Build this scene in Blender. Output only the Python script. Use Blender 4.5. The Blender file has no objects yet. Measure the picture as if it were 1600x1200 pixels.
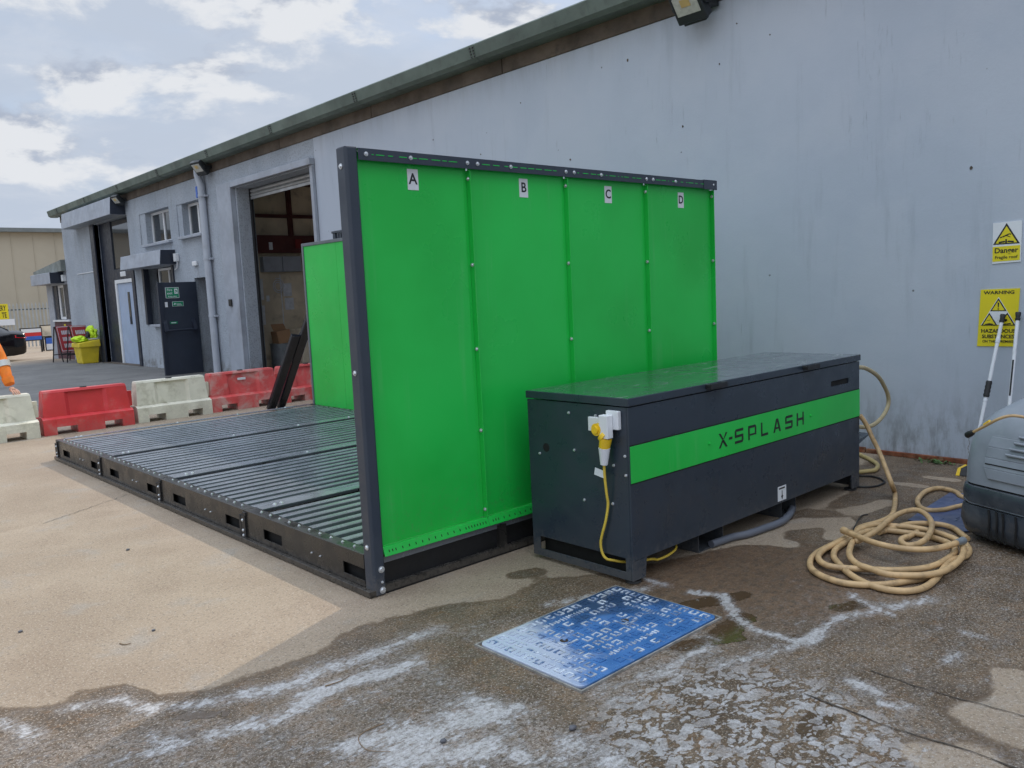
import bpy, bmesh, math, random
import numpy as np
from mathutils import Vector, Matrix, noise as mnoise

# ------------------------------------------------------------------ scene, camera, sky, sun, exposure
sc = bpy.context.scene
COL = sc.collection
rnd = random.Random(7)

YAW, PITCH, ROLL, FPX, CAMH = 0.8329, 0.1123, 0.0474, 1289.15, 1.6
fw = Vector((math.cos(YAW)*math.cos(PITCH), math.sin(YAW)*math.cos(PITCH), -math.sin(PITCH)))
r0 = Vector((math.sin(YAW), -math.cos(YAW), 0)); d0 = fw.cross(r0)
rt = math.cos(ROLL)*r0 + math.sin(ROLL)*d0
dn = -math.sin(ROLL)*r0 + math.cos(ROLL)*d0
cam = bpy.data.cameras.new('camera'); cam.sensor_width = 36.0; cam.lens = 36.0*FPX/1600.0
cam.clip_start = 0.05; cam.clip_end = 2000
camo = bpy.data.objects.new('camera', cam); COL.objects.link(camo)
m3 = Matrix((rt, -dn, -fw)).transposed()
camo.matrix_world = Matrix.Translation((0, 0, CAMH)) @ m3.to_4x4()
sc.camera = camo

SUN_EL = math.radians(46.0); SUN_AZ = math.atan2(0.35, 0.937)
sun_dir = Vector((math.cos(SUN_EL)*math.cos(SUN_AZ), math.cos(SUN_EL)*math.sin(SUN_AZ), math.sin(SUN_EL)))
sl = bpy.data.lights.new('sun', 'SUN'); sl.energy = 2.0; sl.angle = math.radians(0.6); sl.color = (1.0, 0.89, 0.74)
so = bpy.data.objects.new('sun', sl); COL.objects.link(so)
so.rotation_euler = (-sun_dir).to_track_quat('-Z', 'Y').to_euler(); so.location = (10, 4, 30)

CLX, CLY, CLZ = 0.35, 1.9, 4.2
def build_world():
    w = bpy.data.worlds.new('World'); sc.world = w; w.use_nodes = True
    nt = w.node_tree; N = nt.nodes; L = nt.links; N.clear()
    out = N.new('ShaderNodeOutputWorld'); bg = N.new('ShaderNodeBackground'); bg.inputs['Strength'].default_value = 0.15
    L.new(bg.outputs[0], out.inputs[0])
    sky = N.new('ShaderNodeTexSky'); sky.sky_type = 'NISHITA'; sky.sun_disc = False
    sky.sun_elevation = SUN_EL; sky.sun_rotation = math.pi/2 - SUN_AZ
    sky.air_density = 1.0; sky.dust_density = 1.2; sky.ozone_density = 1.5
    tc = N.new('ShaderNodeTexCoord'); sep = N.new('ShaderNodeSeparateXYZ'); L.new(tc.outputs['Generated'], sep.inputs[0])
    def math_(op, a, b=None, clamp=False):
        n = N.new('ShaderNodeMath'); n.operation = op; n.use_clamp = clamp
        for i, v in enumerate((a, b)):
            if v is None: continue
            if isinstance(v, (int, float)): n.inputs[i].default_value = v
            else: L.new(v, n.inputs[i])
        return n.outputs[0]
    zz = math_('ADD', math_('MAXIMUM', sep.outputs[2], 0.0), 0.22)
    px = math_('DIVIDE', sep.outputs[0], zz); py = math_('DIVIDE', sep.outputs[1], zz)
    cmb = N.new('ShaderNodeCombineXYZ'); L.new(px, cmb.inputs[0]); L.new(py, cmb.inputs[1]); L.new(math_('MULTIPLY', sep.outputs[2], 1.5), cmb.inputs[2])
    def noise(scale, detail, rough, off, dist=0.0, src=None):
        mp = N.new('ShaderNodeMapping'); mp.inputs['Location'].default_value = off
        L.new(src or cmb.outputs[0], mp.inputs[0])
        n = N.new('ShaderNodeTexNoise'); n.inputs['Scale'].default_value = scale; n.inputs['Detail'].default_value = detail
        n.inputs['Roughness'].default_value = rough; n.inputs['Distortion'].default_value = dist
        L.new(mp.outputs[0], n.inputs['Vector']); return n.outputs[0]
    def ramp(src, a, b, ease='EASE'):
        r = N.new('ShaderNodeMapRange'); r.interpolation_type = 'SMOOTHSTEP'
        r.inputs['From Min'].default_value = a; r.inputs['From Max'].default_value = b
        L.new(src, r.inputs['Value']); return r.outputs[0]
    def mix(f, a, b):
        n = N.new('ShaderNodeMix'); n.data_type = 'RGBA'
        if isinstance(f, (int, float)): n.inputs[0].default_value = f
        else: L.new(f, n.inputs[0])
        for k, v in ((6, a), (7, b)):
            if isinstance(v, tuple): n.inputs[k].default_value = (*v, 1)
            else: L.new(v, n.inputs[k])
        return n.outputs[2]
    mpd = N.new('ShaderNodeMapping'); mpd.inputs['Scale'].default_value = (1.0, 1.0, 2.1); L.new(tc.outputs['Generated'], mpd.inputs[0])
    OFF = (CLX, CLY, CLZ)
    cum = noise(5.6, 7, 0.56, OFF, 0.15, mpd.outputs[0])
    cum2 = noise(5.6, 7, 0.56, (OFF[0]+0.012, OFF[1]+0.004, OFF[2]-0.045), 0.15, mpd.outputs[0])    # same field, sampled a step away: shaded bases
    veil = noise(0.8, 5, 0.55, (9.3, 2.2, 0), 0.6)
    tint = noise(3.2, 6, 0.6, (1.3, 5.2, 0), 0.3)
    base = mix(ramp(veil, 0.08, 0.56), sky.outputs[0], (3.35, 3.8, 4.55))
    base = mix(math_('MULTIPLY', ramp(tint, 0.45, 0.7), 0.45), base, (4.2, 4.5, 5.05))
    lit = ramp(math_('SUBTRACT', cum2, cum), -0.035, 0.07)
    cc = mix(lit, (5.0, 5.15, 5.4), (2.75, 3.1, 3.8))
    mask = ramp(cum, 0.475, 0.565)
    low = ramp(sep.outputs[2], 0.75, 0.3)
    mask = math_('MULTIPLY', mask, math_('ADD', math_('MULTIPLY', low, 0.75), 0.25))
    fin = mix(mask, base, cc)
    up = math_('ADD', math_('MULTIPLY', ramp(sep.outputs[2], 0.30, 0.95), 2.4), 1.0)    # overcast luminance grows towards the zenith
    vm = N.new('ShaderNodeVectorMath'); vm.operation = 'SCALE'; L.new(fin, vm.inputs[0]); L.new(up, vm.inputs['Scale'])
    L.new(vm.outputs[0], bg.inputs[0])
build_world()
sc.view_settings.view_transform = 'Standard'; sc.view_settings.look = 'None'
sc.view_settings.exposure = 0.05; sc.view_settings.gamma = 1.0; sc.view_settings.use_curve_mapping = False
sc.render.resolution_x = 1024; sc.render.resolution_y = 768

# ------------------------------------------------------------------ object helpers
OFFS = {}
def put(o, parent):
    COL.objects.link(o)
    if parent is not None:
        o.parent = parent; OFFS[o.name] = OFFS.get(parent.name, Vector((0, 0, 0)))
    else:
        OFFS[o.name] = Vector((0, 0, 0))
    return o
def tag(o, label=None, cat=None, group=None, kind=None):
    if label: o['label'] = label
    if cat: o['category'] = cat
    if group: o['group'] = group
    if kind: o['kind'] = kind
    return o
def thing(name, loc, label, cat, group=None, rz=0.0, local=False):
    o = bpy.data.objects.new(name, None); o.empty_display_size = 0.2
    COL.objects.link(o); o.location = loc; o.rotation_euler = (0, 0, rz)
    OFFS[o.name] = Vector((0, 0, 0)) if (local or rz) else Vector(loc)
    return tag(o, label, cat, group)
def copy_tree(o, parent=None):
    c = o.copy(); COL.objects.link(c)
    if parent is not None: c.parent = parent
    OFFS[c.name] = OFFS.get(o.name, Vector((0, 0, 0)))
    for ch in list(o.children): copy_tree(ch, c)
    return c
def dup(o, loc, parent=None, rot=None):
    c = o.copy(); COL.objects.link(c); c.parent = parent if parent is not None else o.parent; c.location = loc
    if rot is not None: c.rotation_euler = rot
    return c

class MB:
    def __init__(s): s.v = []; s.f = []; s.m = []
    def add(s, vs, fs, m=0):
        b = len(s.v); s.v += [tuple(p) for p in vs]
        for f in fs: s.f.append([b+i for i in f]); s.m.append(m)
        return s
    def box(s, x0, x1, y0, y1, z0, z1, m=0):
        return s.hexa([(x0,y0,z0),(x1,y0,z0),(x1,y1,z0),(x0,y1,z0),(x0,y0,z1),(x1,y0,z1),(x1,y1,z1),(x0,y1,z1)], m)
    def hexa(s, p, m=0):
        return s.add(p, [(0,3,2,1),(4,5,6,7),(0,1,5,4),(1,2,6,5),(2,3,7,6),(3,0,4,7)], m)
    def obox(s, c, ax, ay, az, m=0):       # oriented box: centre and three half-axis vectors
        c = Vector(c); ax = Vector(ax); ay = Vector(ay); az = Vector(az)
        return s.hexa([c-ax-ay-az, c+ax-ay-az, c+ax+ay-az, c-ax+ay-az, c-ax-ay+az, c+ax-ay+az, c+ax+ay+az, c-ax+ay+az], m)
    def prism(s, poly, fn, a, b, m=0):     # polygon (u,v) swept from a to b, fn(u,v,t)->xyz
        n = len(poly)
        vs = [fn(u, v, a) for u, v in poly] + [fn(u, v, b) for u, v in poly]
        fs = [tuple(range(n)), tuple(range(2*n-1, n-1, -1))] + [(i+n, (i+1) % n+n, (i+1) % n, i) for i in range(n)]
        return s.add(vs, fs, m)
    def quad(s, a, b, c, d, m=0): return s.add([a, b, c, d], [(0, 1, 2, 3)], m)
    def tube(s, pts, r, n=8, m=0, caps=True):
        pts = [Vector(p) for p in pts]; k = len(pts)
        rs = r if isinstance(r, (list, tuple)) else [r]*k
        T = []
        for i in range(k):
            a = pts[max(i-1, 0)]; b = pts[min(i+1, k-1)]; t = (b-a)
            T.append(t.normalized() if t.length > 1e-9 else Vector((0, 0, 1)))
        up = Vector((0, 0, 1)) if abs(T[0].z) < 0.9 else Vector((1, 0, 0))
        u = (up - T[0]*up.dot(T[0])).normalized(); vs = []
        for i in range(k):
            u = (u - T[i]*u.dot(T[i]))
            u = u.normalized() if u.length > 1e-6 else T[i].orthogonal().normalized()
            w = T[i].cross(u)
            for j in range(n):
                a = 2*math.pi*j/n; vs.append(pts[i] + (u*math.cos(a)+w*math.sin(a))*rs[i])
        fs = []
        for i in range(k-1):
            for j in range(n):
                a = i*n+j; b = i*n+(j+1) % n; fs.append((a, b, b+n, a+n))
        if caps: fs += [tuple(range(n-1, -1, -1)), tuple(range((k-1)*n, k*n))]
        return s.add(vs, fs, m)
    def cyl(s, p0, p1, r, r1=None, n=12, m=0): return s.tube([p0, p1], [r, r if r1 is None else r1], n, m)
    def loft(s, rings, m=0, caps=True):
        n = len(rings[0]); vs = [p for r in rings for p in r]; fs = []
        for i in range(len(rings)-1):
            for j in range(n):
                a = i*n+j; b = i*n+(j+1) % n; fs.append((a, b, b+n, a+n))
        if caps: fs += [tuple(range(n-1, -1, -1)), tuple(range((len(rings)-1)*n, len(rings)*n))]
        return s.add(vs, fs, m)
    def text(s, body, size, o, right, up, depth=0.0012, m=0, align='CENTER', bold=0.0, sx=1.0):
        cu = bpy.data.curves.new('text', 'FONT'); cu.body = body; cu.size = size; cu.align_x = align; cu.align_y = 'CENTER'
        cu.extrude = depth; cu.offset = bold*size; cu.resolution_u = 3
        ob = bpy.data.objects.new('text', cu); me = bpy.data.meshes.new_from_object(ob)
        o = Vector(o); R = Vector(right).normalized(); U = Vector(up).normalized(); W = R.cross(U)
        vs = [o + R*p.co.x*sx + U*p.co.y + W*p.co.z for p in me.vertices]
        fs = [tuple(p.vertices) for p in me.polygons]
        bpy.data.objects.remove(ob); bpy.data.meshes.remove(me); bpy.data.curves.remove(cu)
        return s.add(vs, fs, m)
    def flat(s, poly, o, right, up, depth=0.0015, m=0):    # thin plate from a 2-D outline on a surface
        o = Vector(o); R = Vector(right).normalized(); U = Vector(up).normalized(); W = R.cross(U)
        return s.prism(poly[::-1], lambda u, v, t: o+R*u+U*v+W*t, 0.0, depth, m)
    def mesh(s, name, mats, off=Vector((0, 0, 0)), smooth=None):
        me = bpy.data.meshes.new(name)
        me.from_pydata([(p[0]-off[0], p[1]-off[1], p[2]-off[2]) for p in s.v], [], s.f)
        for mm in (mats if isinstance(mats, (list, tuple)) else [mats]): me.materials.append(mm)
        if any(s.m): me.polygons.foreach_set('material_index', s.m)
        bm = bmesh.new(); bm.from_mesh(me); bmesh.ops.recalc_face_normals(bm, faces=bm.faces); bm.to_mesh(me); bm.free()
        if smooth is not None:
            me.polygons.foreach_set('use_smooth', [True]*len(me.polygons))
            me.set_sharp_from_angle(angle=math.radians(smooth))
        me.update(); return me
    def build(s, name, mats, parent=None, bevel=0.0, smooth=None, seg=2):
        off = OFFS.get(parent.name, Vector((0, 0, 0))) if parent is not None else Vector((0, 0, 0))
        o = bpy.data.objects.new(name, s.mesh(name, mats, off, smooth)); put(o, parent)
        if bevel:
            md = o.modifiers.new('bevel', 'BEVEL'); md.width = bevel; md.segments = seg; md.limit_method = 'ANGLE'; md.angle_limit = math.radians(35)
        return o

def holed(mb, fn, u0, u1, v0, v1, holes, t0, t1, m=0, mrev=None):
    """sheet in (u,v) from depth t0 (seen side) to t1, with rectangular holes (u0,u1,v0,v1) and their reveals"""
    us = sorted({u0, u1, *[h[0] for h in holes], *[h[1] for h in holes]}); vs_ = sorted({v0, v1, *[h[2] for h in holes], *[h[3] for h in holes]})
    us = [u for u in us if u0 <= u <= u1]; vs_ = [v for v in vs_ if v0 <= v <= v1]
    idx = {}
    def V(u, v, t):
        k = (round(u, 5), round(v, 5), t)
        if k not in idx: idx[k] = len(L); L.append(fn(u, v, t))
        return idx[k]
    L = []; F = []
    solid = lambda i, j: 0 <= i < len(us)-1 and 0 <= j < len(vs_)-1 and not any(h[0]-1e-6 <= us[i] and us[i+1] <= h[1]+1e-6 and h[2]-1e-6 <= vs_[j] and vs_[j+1] <= h[3]+1e-6 for h in holes)
    for i in range(len(us)-1):
        for j in range(len(vs_)-1):
            if not solid(i, j): continue
            a, b, c, d = us[i], us[i+1], vs_[j], vs_[j+1]
            F.append([V(a, c, t0), V(b, c, t0), V(b, d, t0), V(a, d, t0)])
            F.append([V(a, d, t1), V(b, d, t1), V(b, c, t1), V(a, c, t1)])
            for (di, dj, p, q) in ((-1, 0, (a, c), (a, d)), (1, 0, (b, d), (b, c)), (0, -1, (b, c), (a, c)), (0, 1, (a, d), (b, d))):
                if not solid(i+di, j+dj): F.append([V(*p, t0), V(*q, t0), V(*q, t1), V(*p, t1)])
    mb.add(L, F, m); return mb

# ------------------------------------------------------------------ materials
class NT:
    def __init__(s, mat):
        s.m = mat; mat.use_nodes = True; s.t = mat.node_tree; s.N = s.t.nodes; s.L = s.t.links
        s.N.clear(); s.out = s.N.new('ShaderNodeOutputMaterial'); s.b = s.N.new('ShaderNodeBsdfPrincipled'); s.L.new(s.b.outputs[0], s.out.inputs[0])
        s.geo = s.N.new('ShaderNodeNewGeometry'); s.pos = s.geo.outputs['Position']
    def set(s, sock, v):
        i = s.b.inputs[sock]
        if hasattr(v, 'is_output'): s.L.new(v, i)
        elif isinstance(v, tuple): i.default_value = (*v, 1) if len(v) == 3 else v
        else: i.default_value = v
    def map(s, scale=(1, 1, 1), loc=(0, 0, 0), rot=(0, 0, 0), src=None):
        n = s.N.new('ShaderNodeMapping'); n.inputs['Scale'].default_value = scale; n.inputs['Location'].default_value = loc; n.inputs['Rotation'].default_value = rot
        s.L.new(src or s.pos, n.inputs[0]); return n.outputs[0]
    def noise(s, scale, detail=4, rough=0.55, dist=0.0, vec=None, dims='3D'):
        n = s.N.new('ShaderNodeTexNoise'); n.inputs['Scale'].default_value = scale; n.inputs['Detail'].default_value = detail
        n.inputs['Roughness'].default_value = rough; n.inputs['Distortion'].default_value = dist
        s.L.new(vec or s.pos, n.inputs['Vector']); return n.outputs[0]
    def voro(s, scale, feature='F1', vec=None, rand=1.0, out='Distance'):
        n = s.N.new('ShaderNodeTexVoronoi'); n.feature = feature; n.inputs['Scale'].default_value = scale; n.inputs['Randomness'].default_value = rand
        s.L.new(vec or s.pos, n.inputs['Vector']); return n.outputs[out]
    def ramp(s, src, a, b, lo=0.0, hi=1.0):
        r = s.N.new('ShaderNodeMapRange'); r.interpolation_type = 'SMOOTHSTEP'
        r.inputs['From Min'].default_value = a; r.inputs['From Max'].default_value = b; r.inputs['To Min'].default_value = lo; r.inputs['To Max'].default_value = hi
        s.L.new(src, r.inputs['Value']); return r.outputs[0]
    def math(s, op, a, b=None, clamp=False):
        n = s.N.new('ShaderNodeMath'); n.operation = op; n.use_clamp = clamp
        for i, v in enumerate((a, b)):
            if v is None: continue
            if isinstance(v, (int, float)): n.inputs[i].default_value = v
            else: s.L.new(v, n.inputs[i])
        return n.outputs[0]
    def mix(s, f, a, b, blend='MIX'):
        n = s.N.new('ShaderNodeMix'); n.data_type = 'RGBA'; n.blend_type = blend
        if isinstance(f, (int, float)): n.inputs[0].default_value = f
        else: s.L.new(f, n.inputs[0])
        for k, v in ((6, a), (7, b)):
            if isinstance(v, tuple): n.inputs[k].default_value = (*v, 1)
            else: s.L.new(v, n.inputs[k])
        return n.outputs[2]
    def bump(s, h, strength, dist=0.01, prev=None):
        n = s.N.new('ShaderNodeBump'); n.inputs['Strength'].default_value = strength; n.inputs['Distance'].default_value = dist
        s.L.new(h, n.inputs['Height'])
        if prev is not None: s.L.new(prev, n.inputs['Normal'])
        return n.outputs[0]

M = {}
def mat(name, col, rough=0.55, metal=0.0, var=0.10, scale=3.0, bump=0.0, bscale=50.0, dirt=None, damt=0.5, dscale=2.5, spec=0.5, rvar=0.12, alpha=None, dthr=(0.5, 0.75), splash=None):
    m = bpy.data.materials.new(name); n = NT(m); M[name] = m
    a = tuple(max(0, c*(1-var)) for c in col); b = tuple(min(1, c*(1+var)) for c in col)
    c = n.mix(n.ramp(n.noise(scale, 6), 0.3, 0.7), a, b)
    if dirt:
        f = n.math('MULTIPLY', n.ramp(n.noise(dscale, 8, 0.65, 0.3), *dthr), damt)
        c = n.mix(f, c, dirt)
    if splash:      # dried splashes and mud, thicker near the ground
        sp = n.N.new('ShaderNodeSeparateXYZ'); n.L.new(n.pos, sp.inputs[0])
        f = n.math('ADD', n.ramp(sp.outputs[2], splash, 0.0, 0.0, 0.30), n.noise(30, 5, 0.8))
        f = n.math('MULTIPLY', n.ramp(f, 0.62, 0.80), n.ramp(sp.outputs[2], splash, 0.05, 0.0, 0.2)); c = n.mix(f, c, (0.23, 0.20, 0.165))
    n.set('Base Color', c)
    rr = n.ramp(n.noise(scale*2.3+1, 5), 0.3, 0.7, max(0.03, rough-rvar), min(1, rough+rvar)); n.set('Roughness', rr)
    n.set('Metallic', metal); n.set('Specular IOR Level', spec)
    if bump: n.set('Normal', n.bump(n.noise(bscale, 4, 0.6), bump, 0.004))
    return m

mat('anthracite', (0.028, 0.040, 0.056), 0.36, var=0.05, bump=0.04, bscale=300, splash=0.32)
mat('post_paint', (0.036, 0.047, 0.066), 0.42, var=0.05, bump=0.03, bscale=300, dirt=(0.12, 0.12, 0.12), damt=0.08, splash=0.25)
mat('black_steel', (0.020, 0.019, 0.018), 0.30, var=0.15, dirt=(0.09, 0.075, 0.058), damt=0.22, dscale=3, dthr=(0.4, 0.9), splash=0.15)
mat('slat_steel', (0.185, 0.20, 0.225), 0.26, metal=0.25, var=0.12, scale=2, rvar=0.08)
mat('dark_void', (0.008, 0.008, 0.008), 0.9)
mat('zinc', (0.62, 0.64, 0.66), 0.35, metal=0.6, var=0.1, scale=20)
mat('white_plastic', (0.72, 0.73, 0.74), 0.4, var=0.04)
mat('label_white', (0.70, 0.72, 0.74), 0.45, var=0.03)
mat('print_black', (0.012, 0.012, 0.014), 0.5)
mat('print_green', (0.0, 0.22, 0.10), 0.45)
mat('print_yellow', (0.72, 0.60, 0.015), 0.42, var=0.05)
mat('print_red', (0.55, 0.03, 0.03), 0.5)
mat('print_blue', (0.04, 0.13, 0.50), 0.5)
mat('yellow_plastic', (0.80, 0.52, 0.02), 0.35, var=0.05)
mat('cable_yellow', (0.70, 0.50, 0.06), 0.45, var=0.1)
mat('hose_rubber', (0.50, 0.335, 0.165), 0.5, var=0.16, scale=10, dirt=(0.13, 0.085, 0.045), damt=0.65, dscale=16, bump=0.08, bscale=120)
mat('black_rubber', (0.014, 0.014, 0.015), 0.5)
mat('grey_hose', (0.12, 0.13, 0.155), 0.45)
mat('barrier_red', (0.62, 0.040, 0.045), 0.42, var=0.1, scale=4, dirt=(0.50, 0.30, 0.26), damt=0.45, dscale=4, bump=0.05, bscale=60, splash=0.4)
mat('barrier_red_worn', (0.58, 0.075, 0.07), 0.5, var=0.14, scale=4, dirt=(0.52, 0.38, 0.33), damt=0.75, dscale=3.5, bump=0.05, bscale=60, dthr=(0.42, 0.66))
mat('barrier_white', (0.68, 0.64, 0.52), 0.5, var=0.1, scale=3, dirt=(0.26, 0.22, 0.14), damt=0.6, dscale=5, bump=0.05, bscale=60, splash=0.5)
mat('navy_paint', (0.020, 0.026, 0.042), 0.4, var=0.1)
mat('door_paint', (0.026, 0.034, 0.052), 0.42, var=0.08)
mat('door_blue', (0.36, 0.44, 0.58), 0.45, var=0.05)
mat('canopy_grey', (0.34, 0.37, 0.42), 0.5, var=0.1, dirt=(0.16, 0.16, 0.16), damt=0.4)
mat('frame_white', (0.74, 0.75, 0.76), 0.4, var=0.04)
mat('glass_dark', (0.03, 0.035, 0.04), 0.04, var=0.1, spec=0.8, rvar=0.01)
mat('maroon', (0.10, 0.045, 0.055), 0.6)
mat('gutter_green', (0.120, 0.155, 0.130), 0.55, var=0.22, scale=1.6, dirt=(0.05, 0.06, 0.05), damt=0.5, dscale=6, bump=0.06, bscale=30)
mat('ring_beam', (0.115, 0.090, 0.068), 0.85, var=0.3, scale=2.2, dirt=(0.05, 0.042, 0.035), damt=0.7, dscale=5, bump=0.35, bscale=45)
mat('soffit', (0.06, 0.055, 0.05), 0.8, var=0.2)
mat('roof_sheet', (0.18, 0.18, 0.18), 0.8, var=0.2)
mat('downpipe', (0.42, 0.45, 0.50), 0.45, var=0.08, dirt=(0.2, 0.2, 0.19), damt=0.3)
mat('roller_steel', (0.42, 0.43, 0.43), 0.4, metal=0.4, var=0.1)
mat('interior_block', (0.70, 0.61, 0.46), 0.85, var=0.18, scale=1.5, dirt=(0.14, 0.11, 0.08), damt=0.55, dscale=2.6, bump=0.3, bscale=30)
mat('interior_dark', (0.30, 0.27, 0.23), 0.8, var=0.2)
mat('beam_red', (0.085, 0.022, 0.020), 0.6, var=0.2)
mat('cardboard', (0.33, 0.19, 0.10), 0.8, var=0.1)
mat('galvanised', (0.30, 0.33, 0.35), 0.4, metal=0.5, var=0.2, scale=6)
mat('paper', (0.66, 0.69, 0.73), 0.7, var=0.12, scale=12)
mat('rust', (0.17, 0.055, 0.024), 0.9, var=0.5, scale=14, dirt=(0.36, 0.25, 0.15), damt=0.6, dscale=12, bump=0.4, bscale=80)
mat('beige_cladding', (0.40, 0.36, 0.28), 0.8, var=0.05, scale=0.3)
mat('far_roof', (0.16, 0.18, 0.18), 0.7)
mat('fence_steel', (0.36, 0.38, 0.38), 0.5, var=0.1)
mat('car_black', (0.006, 0.006, 0.008), 0.12, var=0.1, rvar=0.03)
mat('car_pale', (0.62, 0.42, 0.22), 0.3, var=0.1)
mat('lamp_red', (0.45, 0.01, 0.015), 0.15, rvar=0.03)
mat('sign_face_red', (0.45, 0.045, 0.05), 0.45, var=0.1)
mat('bin_yellow', (0.72, 0.55, 0.03), 0.5, var=0.12, scale=3, dirt=(0.35, 0.28, 0.08), damt=0.5)
mat('hivis_yellow', (0.55, 0.80, 0.02), 0.7, var=0.12, scale=9)
mat('hivis_orange', (0.80, 0.20, 0.015), 0.75, var=0.12, scale=9, bump=0.3, bscale=40)
mat('tape_silver', (0.55, 0.55, 0.52), 0.35, metal=0.2)
mat('skin', (0.52, 0.28, 0.19), 0.55, var=0.1, scale=25)
mat('trousers', (0.06, 0.07, 0.09), 0.8)
mat('hair', (0.03, 0.022, 0.016), 0.7)
mat('washer_grey', (0.24, 0.265, 0.30), 0.42, var=0.10, scale=5, dirt=(0.40, 0.43, 0.46), damt=0.25, dscale=4, bump=0.04, bscale=200)
mat('washer_dark', (0.045, 0.054, 0.066), 0.35, var=0.2, scale=4, dirt=(0.14, 0.15, 0.16), damt=0.45, dscale=5)
mat('pole_white', (0.70, 0.72, 0.75), 0.35, var=0.05, dirt=(0.35, 0.36, 0.38), damt=0.3, dscale=9)
mat('flood_body', (0.025, 0.030, 0.034), 0.45)
mat('flood_glass', (0.55, 0.55, 0.50), 0.12, var=0.1, scale=30, rvar=0.02)
mat('led_amber', (0.62, 0.45, 0.18), 0.4)
mat('wood_twig', (0.20, 0.13, 0.07), 0.8, var=0.3, scale=40)
mat('stone', (0.10, 0.10, 0.11), 0.7)
mat('weed_leaf', (0.06, 0.12, 0.03), 0.6, var=0.4, scale=20)
mat('blue_plate', (0.055, 0.075, 0.15), 0.4, var=0.25, scale=6, dirt=(0.12, 0.13, 0.17), damt=0.5, dscale=14)
mat('chain_steel', (0.25, 0.25, 0.25), 0.4, metal=0.6)

def paint_green():
    m = bpy.data.materials.new('panel_green'); n = NT(m); M['panel_green'] = m
    c = n.mix(n.ramp(n.noise(0.9, 4), 0.3, 0.7), (0.012, 0.455, 0.054), (0.019, 0.565, 0.080))
    drip = n.math('MULTIPLY', n.ramp(n.noise(1.0, 4, 0.65, 0.0, n.map((16, 16, 0.5))), 0.54, 0.72), n.ramp(n.noise(1.6, 3), 0.42, 0.62))
    c = n.mix(n.math('MULTIPLY', drip, 0.22), c, (0.16, 0.50, 0.20))
    scr = n.noise(3.0, 5, 0.75, 0.0, n.map((14, 14, 0.7), rot=(0.5, 0.3, 0.0)))
    c = n.mix(n.math('MULTIPLY', n.ramp(scr, 0.66, 0.72), 0.25), c, (0.22, 0.58, 0.26))
    sp = n.N.new('ShaderNodeSeparateXYZ'); n.L.new(n.pos, sp.inputs[0])
    low = n.math('MULTIPLY', n.ramp(sp.outputs[2], 0.75, 0.22), n.ramp(n.noise(26, 5, 0.8), 0.50, 0.66))
    c = n.mix(n.math('MULTIPLY', low, 0.30), c, (0.10, 0.22, 0.09))
    n.set('Base Color', c); n.set('Roughness', n.ramp(n.noise(2.5, 4), 0.3, 0.7, 0.26, 0.46)); n.set('Specular IOR Level', 0.5)
    n.set('Normal', n.bump(n.noise(1.3, 2), 0.12, 0.04))
paint_green()
def lid_mat():
    m = bpy.data.materials.new('lid_glare_paint'); n = NT(m); M['lid_glare_paint'] = m
    c = n.mix(n.ramp(n.noise(2.2, 5), 0.3, 0.7), (0.040, 0.050, 0.058), (0.060, 0.070, 0.078))  # base lightened to imitate washed-out glare on the lid top
    sc_ = n.ramp(n.noise(7, 10, 0.72, 0.8, n.map((0.5, 1.6, 1))), 0.56, 0.68)
    c = n.mix(n.math('MULTIPLY', sc_, 0.55), c, (0.40, 0.43, 0.42))
    n.set('Base Color', c); n.set('Roughness', n.math('ADD', n.ramp(n.noise(6, 8, 0.65), 0.35, 0.7, 0.14, 0.34), n.math('MULTIPLY', sc_, 0.3)))
    n.set('Normal', n.bump(n.noise(260, 2), 0.05, 0.002)); n.set('Specular IOR Level', 0.9); n.set('Coat Weight', 0.5); n.set('Coat Roughness', 0.12)
lid_mat()
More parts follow.
